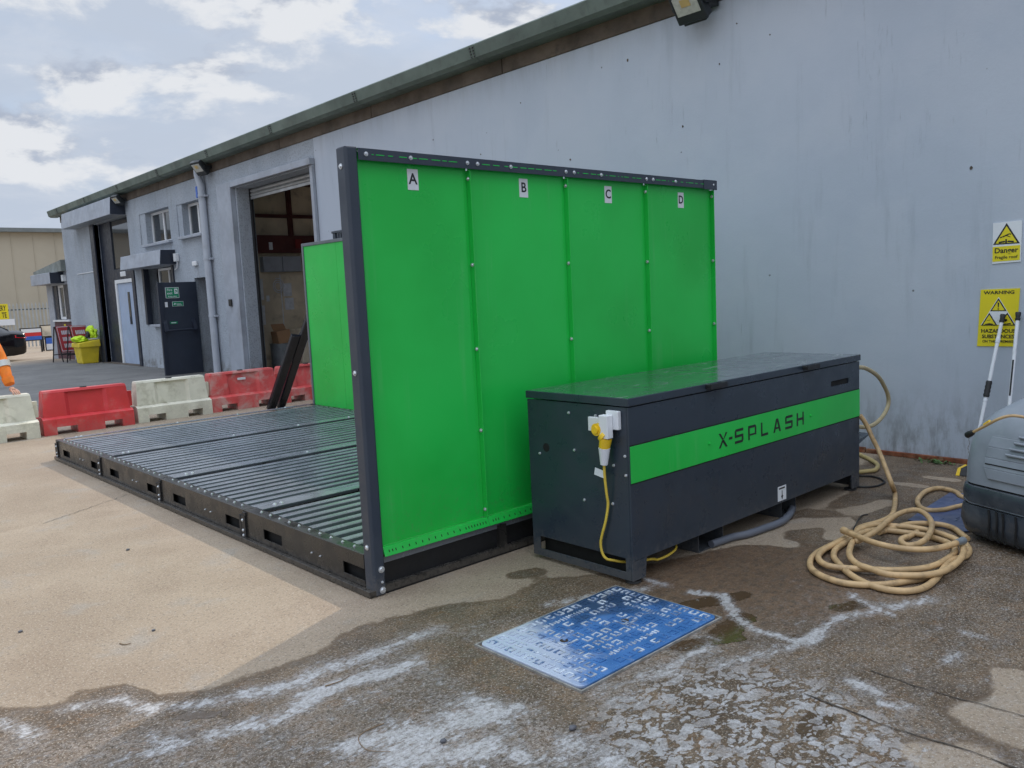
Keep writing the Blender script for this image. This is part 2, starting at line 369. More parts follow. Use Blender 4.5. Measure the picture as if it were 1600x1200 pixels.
def wall_mats():
    # smooth painted render with streaks, chips and scuffs
    m = bpy.data.materials.new('wall_smooth'); n = NT(m); M['wall_smooth'] = m
    c = n.mix(n.ramp(n.noise(0.55, 6, 0.6), 0.3, 0.7), (0.415, 0.462, 0.530), (0.462, 0.510, 0.578))
    c = n.mix(n.math('MULTIPLY', n.ramp(n.noise(1.1, 4), 0.45, 0.6), 0.35), c, (0.47, 0.505, 0.56))
    st = n.noise(1.0, 5, 0.66, 0.0, n.map((5, 7.0, 0.75)))
    c = n.mix(n.math('MULTIPLY', n.ramp(st, 0.53, 0.80), 0.36), c, (0.25, 0.28, 0.32))
    st2 = n.noise(1.0, 6, 0.7, 0.2, n.map((5, 17.0, 2.0), loc=(3, 1, 5)))
    msk = n.ramp(n.noise(0.8, 3), 0.5, 0.62)
    c = n.mix(n.math('MULTIPLY', n.math('MULTIPLY', n.ramp(st2, 0.58, 0.72), msk), 0.42), c, (0.13, 0.145, 0.165))
    ch = n.voro(2.6, vec=n.map((1, 1, 1)))
    ch = n.math('MULTIPLY', n.ramp(ch, 0.034, 0.02), n.ramp(n.noise(40, 3), 0.42, 0.5))
    c = n.mix(n.math('MULTIPLY', ch, 0.85), c, (0.10, 0.10, 0.10))
    sepz = n.N.new('ShaderNodeSeparateXYZ'); n.L.new(n.pos, sepz.inputs[0])
    lowz = n.math('MULTIPLY', n.ramp(sepz.outputs[2], 0.75, 0.0), n.ramp(n.noise(1, 8, 0.7, 0.2, n.map((6, 9, 3.0))), 0.40, 0.62))
    c = n.mix(n.math('MULTIPLY', lowz, 0.6), c, (0.13, 0.125, 0.115))
    hiz = n.math('MULTIPLY', n.ramp(sepz.outputs[2], 3.9, 4.4), n.ramp(n.noise(1, 7, 0.7, 0.0, n.map((6, 8, 1.2))), 0.42, 0.7))
    c = n.mix(n.math('MULTIPLY', hiz, 0.22), c, (0.20, 0.19, 0.175))
    n.set('Base Color', c); n.set('Roughness', 0.62)
    b = n.bump(n.noise(1.7, 3), 0.4, 0.02); b = n.bump(n.noise(40, 3, 0.7), 0.22, 0.005, b); n.set('Normal', b)
    m = bpy.data.materials.new('wall_roughcast'); n = NT(m); M['wall_roughcast'] = m
    c = n.mix(n.ramp(n.noise(1.2, 6), 0.3, 0.7), (0.35, 0.39, 0.44), (0.43, 0.47, 0.52))
    c = n.mix(n.math('MULTIPLY', n.ramp(n.noise(38, 5, 0.7), 0.48, 0.66), 0.55), c, (0.15, 0.16, 0.175))
    st = n.noise(1.0, 8, 0.65, 0.0, n.map((5, 5, 0.8)))
    c = n.mix(n.math('MULTIPLY', n.ramp(st, 0.52, 0.75), 0.35), c, (0.19, 0.185, 0.17))
    sepz = n.N.new('ShaderNodeSeparateXYZ'); n.L.new(n.pos, sepz.inputs[0])
    lowz = n.math('MULTIPLY', n.ramp(sepz.outputs[2], 0.6, 0.1), n.ramp(n.noise(3, 8, 0.7), 0.45, 0.6))
    c = n.mix(n.math('MULTIPLY', lowz, 0.75), c, (0.14, 0.125, 0.10))
    n.set('Base Color', c); n.set('Roughness', 0.85); n.set('Normal', n.bump(n.noise(34, 6, 0.65), 0.9, 0.02))
wall_mats()
def cover_mat():
    m = bpy.data.materials.new('cover_blue'); n = NT(m); M['cover_blue'] = m
    c = n.mix(n.ramp(n.noise(6, 5), 0.3, 0.7), (0.040, 0.135, 0.335), (0.070, 0.185, 0.42))
    sp = n.N.new('ShaderNodeSeparateXYZ'); n.L.new(n.pos, sp.inputs[0])
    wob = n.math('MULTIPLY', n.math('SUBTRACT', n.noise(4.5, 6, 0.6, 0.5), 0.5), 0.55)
    # sky glare painted along the left end, dark cabinet reflection painted towards its corner
    glare = n.ramp(n.math('ADD', n.math('SUBTRACT', n.math('MULTIPLY', sp.outputs[1], 0.55), sp.outputs[0]), wob), -1.22, -1.0)
    dark_refl = n.ramp(n.math('ADD', n.math('ADD', n.math('MULTIPLY', sp.outputs[0], 0.45), sp.outputs[1]), wob), 3.74, 3.98)
    c = n.mix(n.math('MULTIPLY', dark_refl, 0.72), c, (0.022, 0.028, 0.035))
    c = n.mix(n.math('MULTIPLY', glare, 0.70), c, (0.60, 0.63, 0.67))
    mud = n.ramp(n.noise(11, 9, 0.75, 0.6), 0.58, 0.68)
    c = n.mix(n.math('MULTIPLY', mud, 0.5), c, (0.36, 0.38, 0.39))
    n.set('Base Color', c); n.set('Roughness', n.ramp(n.noise(7, 6, 0.6), 0.35, 0.65, 0.06, 0.36)); n.set('Specular IOR Level', 0.6)
    n.set('Normal', n.bump(n.noise(18, 4), 0.14, 0.01))
cover_mat()
mat('tread_worn', (0.50, 0.55, 0.61), 0.3, var=0.3, scale=14, dirt=(0.06, 0.13, 0.28), damt=0.85, dscale=22, dthr=(0.46, 0.58))

def ground_mat():
    m = bpy.data.materials.new('yard_concrete'); n = NT(m); M['yard_concrete'] = m
    at = n.N.new('ShaderNodeAttribute'); at.attribute_type = 'GEOMETRY'; at.attribute_name = 'gmask'
    sp = n.N.new('ShaderNodeSeparateColor'); n.L.new(at.outputs['Color'], sp.inputs[0])
    wet_a, foam_a, asph_a = sp.outputs[0], sp.outputs[1], sp.outputs[2]; pud_a = at.outputs['Alpha']
    sub = lambda a, b: n.math('SUBTRACT', a, b)
    mul = lambda a, b: n.math('MULTIPLY', a, b)
    add = lambda a, b: n.math('ADD', a, b)
    big = n.noise(0.8, 5, 0.65); med = n.noise(2.4, 5, 0.65, 0.3, n.map(loc=(7, 3, 0))); sml = n.noise(9, 4, 0.7, 0.3)
    g1 = n.noise(52, 4, 0.85); g2 = n.noise(95, 2, 0.8, 0, n.map(loc=(4, 9, 1))); g3 = n.noise(24, 4, 0.8, 0, n.map(loc=(1, 2, 6)))
    # dry concrete: exposed aggregate, tyre-worn patches, broad stains
    c = n.mix(n.ramp(big, 0.3, 0.7), (0.265, 0.200, 0.137), (0.340, 0.266, 0.188))
    c = n.mix(mul(n.ramp(med, 0.50, 0.68), 0.55), c, (0.245, 0.180, 0.122))
    c = n.mix(mul(n.ramp(med, 0.46, 0.30), 0.55), c, (0.275, 0.252, 0.218))
    c = n.mix(mul(n.ramp(sml, 0.52, 0.72), 0.35), c, (0.22, 0.172, 0.122))
    c = n.mix(mul(n.ramp(g1, 0.53, 0.62), 0.68), c, (0.130, 0.098, 0.070))
    c = n.mix(mul(n.ramp(g2, 0.56, 0.65), 0.66), c, (0.50, 0.44, 0.365))
    c = n.mix(mul(n.ramp(g3, 0.58, 0.68), 0.5), c, (0.165, 0.125, 0.085))
    # asphalt apron
    ac = n.mix(n.ramp(big, 0.3, 0.7), (0.115, 0.112, 0.106), (0.165, 0.160, 0.150))
    ac = n.mix(mul(n.ramp(med, 0.5, 0.66), 0.5), ac, (0.070, 0.068, 0.065))
    ac = n.mix(mul(n.ramp(g1, 0.5, 0.65), 0.4), ac, (0.25, 0.24, 0.23))
    c = n.mix(asph_a, c, ac)
    # wet film
    w1 = n.noise(6, 6, 0.75); mid = n.noise(27, 4, 0.75, 0.6)
    edge = add(wet_a, mul(sub(w1, 0.5), 0.75)); edge = add(edge, mul(sub(mid, 0.5), 0.30))
    wet = n.ramp(edge, 0.44, 0.58)
    wc = n.mix(n.ramp(med, 0.35, 0.66), (0.082, 0.050, 0.024), (0.178, 0.120, 0.070))
    wc = n.mix(mul(n.ramp(w1, 0.46, 0.64), 0.7), wc, (0.130, 0.098, 0.070))
    wc = n.mix(mul(n.ramp(sml, 0.54, 0.66), 0.6), wc, (0.165, 0.090, 0.038))
    wc = n.mix(mul(n.ramp(g1, 0.50, 0.59), 0.75), wc, (0.035, 0.025, 0.016))
    wc = n.mix(mul(n.ramp(g2, 0.55, 0.63), 0.72), wc, (0.40, 0.345, 0.275))
    wc = n.mix(mul(n.ramp(g3, 0.56, 0.65), 0.55), wc, (0.045, 0.032, 0.021))
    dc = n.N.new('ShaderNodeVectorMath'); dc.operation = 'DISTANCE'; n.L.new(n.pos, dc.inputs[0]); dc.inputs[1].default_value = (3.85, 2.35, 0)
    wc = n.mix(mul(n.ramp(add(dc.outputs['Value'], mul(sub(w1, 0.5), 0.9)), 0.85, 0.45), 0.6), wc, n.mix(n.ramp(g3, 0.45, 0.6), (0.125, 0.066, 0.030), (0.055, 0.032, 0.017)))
    c = n.mix(wet, c, wc)
    rim = mul(n.ramp(edge, 0.38, 0.50), n.ramp(edge, 0.70, 0.52)); c = n.mix(mul(rim, 0.6), c, (0.095, 0.058, 0.029))    # browner drying rim
    # puddles
    pe = add(pud_a, mul(sub(w1, 0.5), 0.9))
    pud = mul(n.ramp(pe, 0.50, 0.58), wet)
    c = n.mix(pud, c, (0.070, 0.042, 0.019))
    # soap film: streaks along the fall, a mottled veil, rounded islands where it pools
    f1 = n.noise(1.0, 6, 0.76, 0.7, n.map((5, 15, 1), rot=(0, 0, -0.12))); f2 = n.noise(1.0, 5, 0.75, 1.2, n.map((15, 36, 1), loc=(3, 1, 0), rot=(0, 0, 0.15)))
    warp = n.N.new('ShaderNodeVectorMath'); warp.operation = 'ADD'
    nz = n.N.new('ShaderNodeTexNoise'); nz.inputs['Scale'].default_value = 10; nz.inputs['Detail'].default_value = 4; n.L.new(n.pos, nz.inputs['Vector'])
    s1 = n.N.new('ShaderNodeVectorMath'); s1.operation = 'SCALE'; s1.inputs['Scale'].default_value = 0.16; n.L.new(nz.outputs['Color'], s1.inputs[0])
    n.L.new(n.pos, warp.inputs[0]); n.L.new(s1.outputs[0], warp.inputs[1])
    isl = n.voro(17, 'F1', n.map((0.7, 1.15, 1), src=warp.outputs[0])); isl2 = n.voro(36, 'F1', n.map((0.75, 1.2, 1), loc=(3, 1, 0), src=warp.outputs[0]))
    dv = n.N.new('ShaderNodeVectorMath'); dv.operation = 'DISTANCE'; n.L.new(n.pos, dv.inputs[0]); dv.inputs[1].default_value = (2.42, 1.52, 0)
    pool = n.ramp(add(dv.outputs['Value'], mul(sub(w1, 0.5), 0.8)), 0.66, 0.40)
    amt = add(foam_a, mul(sub(f1, 0.5), 1.25)); amt = add(amt, mul(sub(f2, 0.5), 1.25)); amt = add(amt, mul(sub(mid, 0.5), 1.35)); amt = add(amt, mul(sub(g1, 0.5), 0.9)); amt = add(amt, mul(sub(w1, 0.5), 1.5))
    foam = n.ramp(amt, 0.46, 0.86)
    veil = mul(n.ramp(add(add(foam_a, mul(sub(f1, 0.5), 0.8)), mul(sub(mid, 0.5), 0.9)), 0.10, 0.62), n.ramp(g1, 0.60, 0.40))
    fo = n.math('MAXIMUM', mul(foam, n.ramp(g1, 0.66, 0.42, 0.34, 0.86)), mul(veil, 0.40))
    cells = n.math('MAXIMUM', n.ramp(add(isl, mul(sub(w1, 0.5), 0.7)), 0.46, 0.40), mul(n.ramp(add(isl2, mul(sub(sml, 0.5), 1.0)), 0.44, 0.38), 0.9))
    fo = n.mix(pool, fo, mul(mul(cells, n.ramp(w1, 0.36, 0.60, 0.45, 1.0)), n.ramp(g1, 0.66, 0.42, 0.50, 0.84)))
    c = n.mix(fo, c, n.mix(n.ramp(f2, 0.35, 0.65), (0.40, 0.385, 0.365), (0.56, 0.555, 0.56)))
    n.set('Base Color', c)
    r = sub(0.88, mul(wet, n.ramp(w1, 0.3, 0.7, 0.12, 0.42)))
    r = n.mix(pud, r, (0.05, 0.05, 0.05)); r = n.mix(mul(foam, 0.8), r, (0.5, 0.5, 0.5)); n.set('Roughness', r)
    h = mul(add(g1, mul(g2, 0.6)), sub(1.0, mul(pud, 0.97)))
    b = n.bump(add(h, mul(foam, 0.35)), 0.8, 0.007); n.set('Normal', b)
ground_mat()

# ------------------------------------------------------------------ ground
FOAM=[(0.543,3.695,0.627,3.466,0.050,0.70),(0.753,3.613,0.954,3.548,0.040,0.80),(0.945,3.518,1.009,3.332,0.035,0.90),(1.018,3.360,1.156,3.247,0.035,1.00),(1.156,3.247,1.391,3.105,0.050,0.80),(1.318,3.186,1.557,3.088,0.060,1.00),(1.250,2.924,1.090,2.963,0.060,0.90),(0.988,3.008,0.898,3.013,0.060,0.90),(1.341,2.895,1.602,2.954,0.060,1.00),(1.501,2.985,1.829,2.916,0.070,1.05),(1.587,3.142,1.822,3.109,0.070,0.95),(1.822,3.109,2.245,3.100,0.070,1.00),(1.812,2.890,2.218,2.966,0.050,0.90),(1.777,2.886,1.996,2.866,0.050,0.95),(1.436,2.493,1.660,2.410,0.100,0.95),(1.633,2.374,1.914,2.340,0.140,1.05),(1.496,2.338,1.738,2.136,0.120,1.00),(1.882,2.304,2.098,2.211,0.100,0.90),(2.212,2.401,2.183,2.154,0.060,1.00),(1.765,2.168,1.803,2.007,0.100,0.85),(1.828,2.470,1.945,2.455,0.060,0.80),(1.967,1.950,2.106,1.861,0.100,0.85),(1.938,1.862,2.042,1.693,0.100,0.90),(2.281,2.010,2.406,1.801,0.090,0.85),(2.615,1.953,2.462,1.670,0.120,0.85),(2.356,1.653,2.434,1.444,0.150,0.95),(2.145,1.611,2.331,1.383,0.120,0.95),(2.670,1.582,2.858,1.448,0.060,0.95),(2.624,1.426,2.634,1.288,0.100,1.10),(2.515,1.298,2.678,1.240,0.070,1.10),(2.785,1.763,2.808,1.579,0.060,0.90),(2.511,2.068,2.953,2.028,0.040,0.95),(3.505,2.323,3.299,2.118,0.035,1.10),(3.299,2.118,3.229,1.973,0.030,1.10),(3.229,1.973,3.254,1.736,0.035,1.05),(3.254,1.736,3.425,1.748,0.040,1.10),(3.425,1.748,3.607,1.762,0.035,1.05),(3.607,1.762,3.794,1.664,0.035,1.00),(3.438,2.472,3.505,2.323,0.030,1.00),(3.912,1.844,3.795,1.603,0.030,0.95),(3.871,1.636,4.126,1.526,0.040,0.90),(3.044,1.435,3.033,1.329,0.045,1.15),(2.953,1.270,2.992,1.193,0.030,1.10),(3.000,2.234,3.027,2.044,0.030,0.70),(2.814,1.903,3.188,1.761,0.040,0.90),(2.814,2.932,3.181,2.775,0.025,1.00),(3.181,2.775,3.325,2.677,0.040,0.90),(3.439,2.767,3.428,2.629,0.030,0.95),(3.456,1.226,3.581,1.220,0.030,0.90),(3.797,1.269,3.815,1.197,0.030,0.85)]
EDGE=[(0.573,3.849),(0.681,3.707),(0.768,3.673),(0.839,3.757),(0.997,3.684),(1.075,3.447),(1.242,3.327),(1.442,3.330),(1.610,3.300),(1.805,3.329),(1.912,3.424),(2.156,3.403),(2.489,3.311),(2.745,3.148),(3.078,3.198),(3.241,3.083),(3.406,2.966)]
DRY=[(4.404,2.772,4.459,2.498,0.100),(4.868,2.635,5.058,2.513,0.100),(5.347,2.520,5.708,2.460,0.120),(4.738,2.354,5.107,2.450,0.080),(3.490,0.979,3.290,0.900,0.120),(3.088,0.985,3.054,0.833,0.120),(2.719,1.021,2.777,0.903,0.120),(6.301,2.618,6.310,2.434,0.080),(6.640,2.514,6.642,2.327,0.080)]
PUD=[(3.220,2.394,3.567,2.250,0.060),(3.104,2.062,3.319,2.096,0.070),(2.861,2.132,3.112,2.000,0.050),(3.278,1.810,3.275,1.732,0.030),(3.716,1.815,3.813,1.765,0.050),(1.061,3.201,1.195,3.091,0.030),(1.049,3.041,0.930,3.040,0.020),(2.580,1.378,2.711,1.398,0.050)]
def seg_dist(X, Y, a, b):
    ax, ay = a; bx, by = b; dx, dy = bx-ax, by-ay; L2 = dx*dx+dy*dy+1e-9
    t = np.clip(((X-ax)*dx+(Y-ay)*dy)/L2, 0, 1); return np.hypot(X-ax-t*dx, Y-ay-t*dy)
def rise(y):
    s = lambda a, b: (lambda t: t*t*(3-2*t))(np.clip((y-a)/(b-a), 0, 1)); return 0.12*s(12.9, 17.0)*(1-s(28.5, 33.0))
def axis(lo, a, b, hi, fine, grow=1.35):
    mid = list(np.arange(a, b+1e-6, fine)); out = []; st = fine; x = b
    while x < hi: st *= grow; x += st; out.append(min(x, hi))
    pre = []; st = fine; x = a
    while x > lo: st *= grow; x -= st; pre.append(max(x, lo))
    return np.array(pre[::-1]+mid+out)
gx = axis(-300, -0.4, 7.4, 300, 0.04); gy = axis(-300, -0.2, 5.2, 600, 0.04, 1.12)
X, Y = np.meshgrid(gx, gy, indexing='ij')
Z = rise(Y)
def smooth(t): t = np.clip(t, 0, 1); return t*t*(3-2*t)
wet = np.zeros_like(X)
ex = [e[0] for e in EDGE]+[4.6, 5.6, 6.4, 7.6]; ey = [e[1] for e in EDGE]+[2.62, 2.74, 2.80, 2.9]
ed = np.interp(X, [-4.0]+ex, [4.6]+ey)
wet = smooth(0.5+(ed-Y)/0.30)
for x0, y0, x1, y1, w in DRY: wet -= 0.95*np.exp(-(seg_dist(X, Y, (x0, y0), (x1, y1))/w)**2)
wet += 0.75*np.exp(-(seg_dist(X, Y, (3.02, 3.36), (3.14, 3.33))/0.09)**2)
for x0, y0, x1, y1, w in [(6.2, 2.9, 7.2, 3.0, .22), (6.7, 2.75, 6.9, 2.3, .1), (5.9, 2.62, 5.6, 2.62, .08), (6.0, 2.35, 6.2, 2.3, .06), (4.85, 2.78, 5.2, 2.76, .07)]:
    wet += 0.7*np.exp(-(seg_dist(X, Y, (x0, y0), (x1, y1))/w)**2)
wet = np.clip(wet, 0, 1)
foam = np.zeros_like(X)
for x0, y0, x1, y1, w, k in FOAM: foam = np.maximum(foam, k*np.exp(-(seg_dist(X, Y, (x0, y0), (x1, y1))/(w*1.0))**2))
foam = np.maximum(foam, 0.34*smooth((ed-Y-0.12)/0.3)*smooth((3.5-X)/0.9)); foam = np.maximum(foam, 0.46*smooth((2.75-Y)/0.4)*smooth((2.75-X)/0.4)); foam = np.maximum(foam, 0.20*smooth((2.3-Y)/0.4))
dm = np.maximum(np.maximum(2.24-X, X-3.25), np.maximum(2.14-Y, Y-2.84))
foam *= 1-0.75*np.exp(-(np.maximum(dm-0.12, 0)/0.1)**2)*(X < 2.25)
pudm = np.zeros_like(X)
for x0, y0, x1, y1, w in PUD: pudm = np.maximum(pudm, np.exp(-(seg_dist(X, Y, (x0, y0), (x1, y1))/(w*1.2))**2))
asph = smooth((Y-12.75)/0.25)*smooth((29.3-Y+0.12*(7-X))/0.35)
# cracks / slab joints running along y at x = 3.18 and x = 2.82: a little step and a dirty, wet line
nv = X.size; ny = len(gy)
ii = np.arange(nv).reshape(X.shape)
faces = np.stack([ii[:-1, :-1], ii[1:, :-1], ii[1:, 1:], ii[:-1, 1:]], -1).reshape(-1, 4)
me = bpy.data.meshes.new('ground'); me.vertices.add(nv); me.vertices.foreach_set('co', np.stack([X, Y, Z], -1).ravel())
me.loops.add(faces.size); me.loops.foreach_set('vertex_index', faces.ravel()); me.polygons.add(len(faces))
me.polygons.foreach_set('loop_start', np.arange(0, faces.size, 4)); me.polygons.foreach_set('loop_total', np.full(len(faces), 4))
me.update(calc_edges=True)
ca = me.color_attributes.new('gmask', 'FLOAT_COLOR', 'POINT')
ca.data.foreach_set('color', np.stack([wet, foam, asph, pudm], -1).astype(np.float32).ravel())
me.materials.append(M['yard_concrete'])
g = bpy.data.objects.new('ground', me); put(g, None); tag(g, kind='structure')
def strip(name, pts, w, material, z=0.004):
    mb = MB(); L = []
    for i, p in enumerate(pts):
        a = Vector(pts[max(0, i-1)]); b = Vector(pts[min(len(pts)-1, i+1)]); t = (b-a).normalized(); n = Vector((-t.y, t.x))
        ww = w*(0.5+rnd.random()); L += [(p[0]+n.x*ww, p[1]+n.y*ww, z), (p[0]-n.x*ww, p[1]-n.y*ww, z)]
    mb.add(L, [(2*i, 2*i+1, 2*i+3, 2*i+2) for i in range(len(pts)-1)]); o = mb.build(name, material); return tag(o, kind='structure')
mat('crack_dirt', (0.055, 0.042, 0.030), 0.6, var=0.5, scale=30)
def crackline(x, y0, y1, n=46): return [(x+rnd.uniform(-.006, .006)+0.012*math.sin(9*(y0+(y1-y0)*i/n)), y0+(y1-y0)*i/n) for i in range(n+1)]
strip('ground_crack', crackline(3.18, 1.42, -1.2), 0.0028, M['crack_dirt'])
strip('ground_crack', crackline(2.82, 1.52, -1.2), 0.0035, M['crack_dirt'])
strip('ground_crack', [(1.45+0.02*i+rnd.uniform(-.01, .01), 7.0+0.0*i+rnd.uniform(-.012, .012)+0.012*i) for i in range(40)], 0.0025, M['crack_dirt'])

# ------------------------------------------------------------------ main building
XW = 7.278
bld = thing('workshop_building', (XW, 12.0, 0), 'long grey painted workshop building with a green gutter and an open roller door', 'building')
YJ, YE, YS = 12.69, 28.2, -7.0
HOLES = [(12.80, 15.80, -0.2, 3.86), (17.50, 18.27, -0.2, 2.21), (19.40, 21.36, 3.13, 3.89), (17.57, 18.93, 3.14, 3.86), (19.50, 21.47, 1.19, 2.56), (22.25, 25.0, -0.2, 3.98)]
fx = lambda u, v, t: (t, u, v)
ZB = 4.31
wl = MB(); holed(wl, fx, YJ, YE, -0.2, ZB, HOLES, XW+0.004, XW+0.35); wl.build('wall', M['wall_roughcast'], bld)
ws = MB(); holed(ws, fx, YS, YJ, -0.2, ZB, [], XW, XW+0.35); ws.build('wall', M['wall_smooth'], bld)
MB().box(XW+.36, 20, YE-.30, YE-.001, -0.2, 4.66).build('end_wall', M['wall_roughcast'], bld)
MB().box(XW+.36, 20, YS, YS+.3, -0.2, 4.66).build('end_wall', M['wall_smooth'], bld)
rw = MB(); holed(rw, fx, YS, YE, -0.2, 5.3, [(10.0, 16.6, -0.2, 4.5)], 20, 20.3); rw.build('rear_wall', M['wall_smooth'], bld)  # unseen opening added to let daylight into the interior
yy = YS
while yy < YE-0.1:
    y1 = min(yy+2.98, YE); MB().box(XW-0.02, XW+0.33, yy, y1-0.012, ZB+0.002, 4.66).build('ring_beam_block', M['ring_beam'], bld, bevel=0.012); yy += 2.98
tb_ = MB(); tb_.box(7.46, 13.5, YS, 5.45, 4.9, 9.6); tb_.build('shade_block', M['roof_sheet'], bld)  # unseen tall block added only to shade the foreground
# gutter: deep open box with a rolled edge, joint clips and bolts
gt = MB(); prof = [(-.20, 4.50), (-.14, 4.465), (.04, 4.465), (.04, 4.64), (.02, 4.64), (.02, 4.49), (-.125, 4.49), (-.185, 4.52), (-.20, 4.645), (-.225, 4.66), (-.235, 4.645)]
gt.prism(prof, lambda u, v, t: (XW-0.06+u, t, v+0.022), YS, YE+0.25)
gt.build('gutter', M['gutter_green'], bld)
gb = MB(); yy = 2.6
while yy < 28:
    gj = MB(); gj.prism([(-.204, 4.50), (-.141, 4.4615), (.04, 4.4615), (.04, 4.464), (-.14, 4.464), (-.2005, 4.501), (-.238, 4.648), (-.241, 4.648)], lambda u, v, t: (XW-0.06+u, t, v+0.022), yy, yy+0.10); gj.build('gutter_joint', M['gutter_green'], bld)
    for k in range(4):
        for j in (0.02, 0.075): gb.box(XW-0.06-.245+k*.010, XW-0.06-.225+k*.010, yy+j-.010, yy+j+.010, 4.628-k*.034, 4.646-k*.034)
    yy += 2.75
o = gb.build('gutter_bolts', M['black_steel'], bld); tag(o, kind='stuff')
MB().box(XW-0.03, 20.2, YS, YE+.2, 4.668, 4.70).build('soffit', M['soffit'], bld)
MB().hexa([(XW-.10, YS, 4.701), (20.3, YS, 5.45), (20.3, YE+.25, 5.45), (XW-.10, YE+.25, 4.701), (XW-.10, YS, 4.712), (20.3, YS, 5.53), (20.3, YE+.25, 5.53), (XW-.10, YE+.25, 4.712)]).build('roof', M['roof_sheet'], bld)
yy = -3.0
while yy < YJ-0.2:
    y1 = yy+rnd.uniform(.7, 1.4); MB().box(XW-0.035, XW-0.002, yy, y1-0.01, 0.0, 0.05+rnd.uniform(-.012, .012)).build('base_angle', M['rust'], bld, bevel=0.004); yy = y1
# old fixing holes and spalls in the smooth wall
ch = MB()
for y, z in [(4.55, 4.05), (4.2, 3.86), (4.75, 3.72), (5.9, 4.02), (7.6, 3.9), (9.4, 3.75), (8.4, 3.4), (10.6, 3.72), (2.45, 2.4), (6.8, 3.1), (5.2, 3.2)]:
    r = rnd.uniform(.006, .015); pl = [(r*math.cos(a)*rnd.uniform(.6, 1.2), r*1.2*math.sin(a)*rnd.uniform(.6, 1.2)) for a in [k*math.pi/4 for k in range(8)]]
    ch.flat(pl, (XW-0.0005, y, z), (0, -1, 0), (0, 0, 1), 0.003)
tag(ch.build('wall_chips', M['ring_beam'], bld), kind='stuff')
# roller door: painted surround, guides, curtain box and rolled-up curtain
sr = MB()
sr.box(XW-0.10, XW+0.003, 15.86, 16.50, -0.1, 3.99); sr.box(XW-0.10, XW+0.003, 12.70, 15.858, 3.875, 3.99); sr.box(XW-0.06, XW+.003, 12.70, 12.79, -0.1, 3.873)
sr.build('door_surround', M['canopy_grey'], bld, bevel=0.01)
for ya, yb in ((15.72, 15.798), (12.802, 12.87)): MB().box(XW+.26, XW+.30, ya, yb, -.1, 3.85).build('door_guide', M['black_rubber'], bld)
rd = MB()
for k in range(2):
    z = 3.84-k*0.072; rd.prism([(0, 0), (.02, -.012), (.03, -.034), (.02, -.058), (0, -.069), (.012, -.034)], lambda u, v, t: (XW+.28-u, t, z+v), 12.875, 15.715)
rd.box(XW+.255, XW+.285, 12.875, 15.715, 3.645, 3.695)
rd.build('roller_curtain', M['roller_steel'], bld)
MB().box(XW-.135, XW-.102, 16.17, 16.29, 1.56, 1.70).build('door_switch', M['black_steel'], bld, bevel=.006)
# interior behind the open doors
MB().box(XW+.36, 19.9, YS+.31, YE-.31, 0.0, 0.02).build('interior_floor', M['interior_dark'], bld)
iw = MB(); iw.box(XW+.36, 19.99, 16.90, 17.10, 0.021, 4.66); iw.build('cross_wall', M['interior_block'], bld)
MB().box(XW+.36, 19.99, 8.9, 9.0, .021, 4.66).build('partition', M['interior_dark'], bld)
ib = MB()
for z0, z1 in ((4.12, 4.17), (3.42, 3.49)): ib.box(XW+.37, 14.7, 16.80, 16.898, z0, z1)
for x0 in (8.9, 11.0, 13.0): ib.box(x0, x0+.09, 16.805, 16.897, 3.04, 3.418); ib.box(x0, x0+.09, 16.805, 16.897, 3.492, 4.118)
ib.build('timber_frame', M['beam_red'], bld)
MB().box(XW+.37, 14.7, 16.70, 16.899, 2.66, 3.03).build('red_beam', M['beam_red'], bld)
for x0 in (8.18, 8.64): MB().box(x0, x0+.44, 16.72, 16.897, 2.25, 2.58).build('meter_cabinet', M['canopy_grey'], bld, bevel=.01)
for (x0, z0, w, h) in [(7.86, 1.72, .17, .38), (8.06, 1.66, .15, .45), (7.90, 1.15, .13, .45), (8.06, 1.12, .15, .42), (8.68, 1.72, .2, .28), (8.70, 1.42, .21, .26), (8.33, 2.72, .08, .16), (8.27, 1.62, .07, .13)]:
    MB().box(x0, x0+w, 16.885 if z0 < 2.6 else 16.69, 16.898 if z0 < 2.6 else 16.699, z0, z0+h).build('notice', M['paper'], bld)
cd = MB(); cd.tube([(8.62, 16.88, 2.2), (8.63, 16.88, 1.4), (8.62, 16.88, .6)], .012, 6)
cd.tube([(8.55+.12*math.cos(a)*(.5+.05*a), 16.86, 1.95+.14*math.sin(a)*(.5+.05*a)) for a in [k*.5 for k in range(30)]], .010, 5)
cd.build('conduit', M['paper'], bld)
tag(MB().box(8.95, 9.1, 16.68, 16.699, 2.75, 2.95).build('red_box', mat('box_red', (.18, .02, .02), .5), bld))
kb = MB(); kb.box(8.72, 9.3, 16.3, 16.85, .021, 1.0); kb.build('switch_unit', M['interior_block'], bld, bevel=.02)
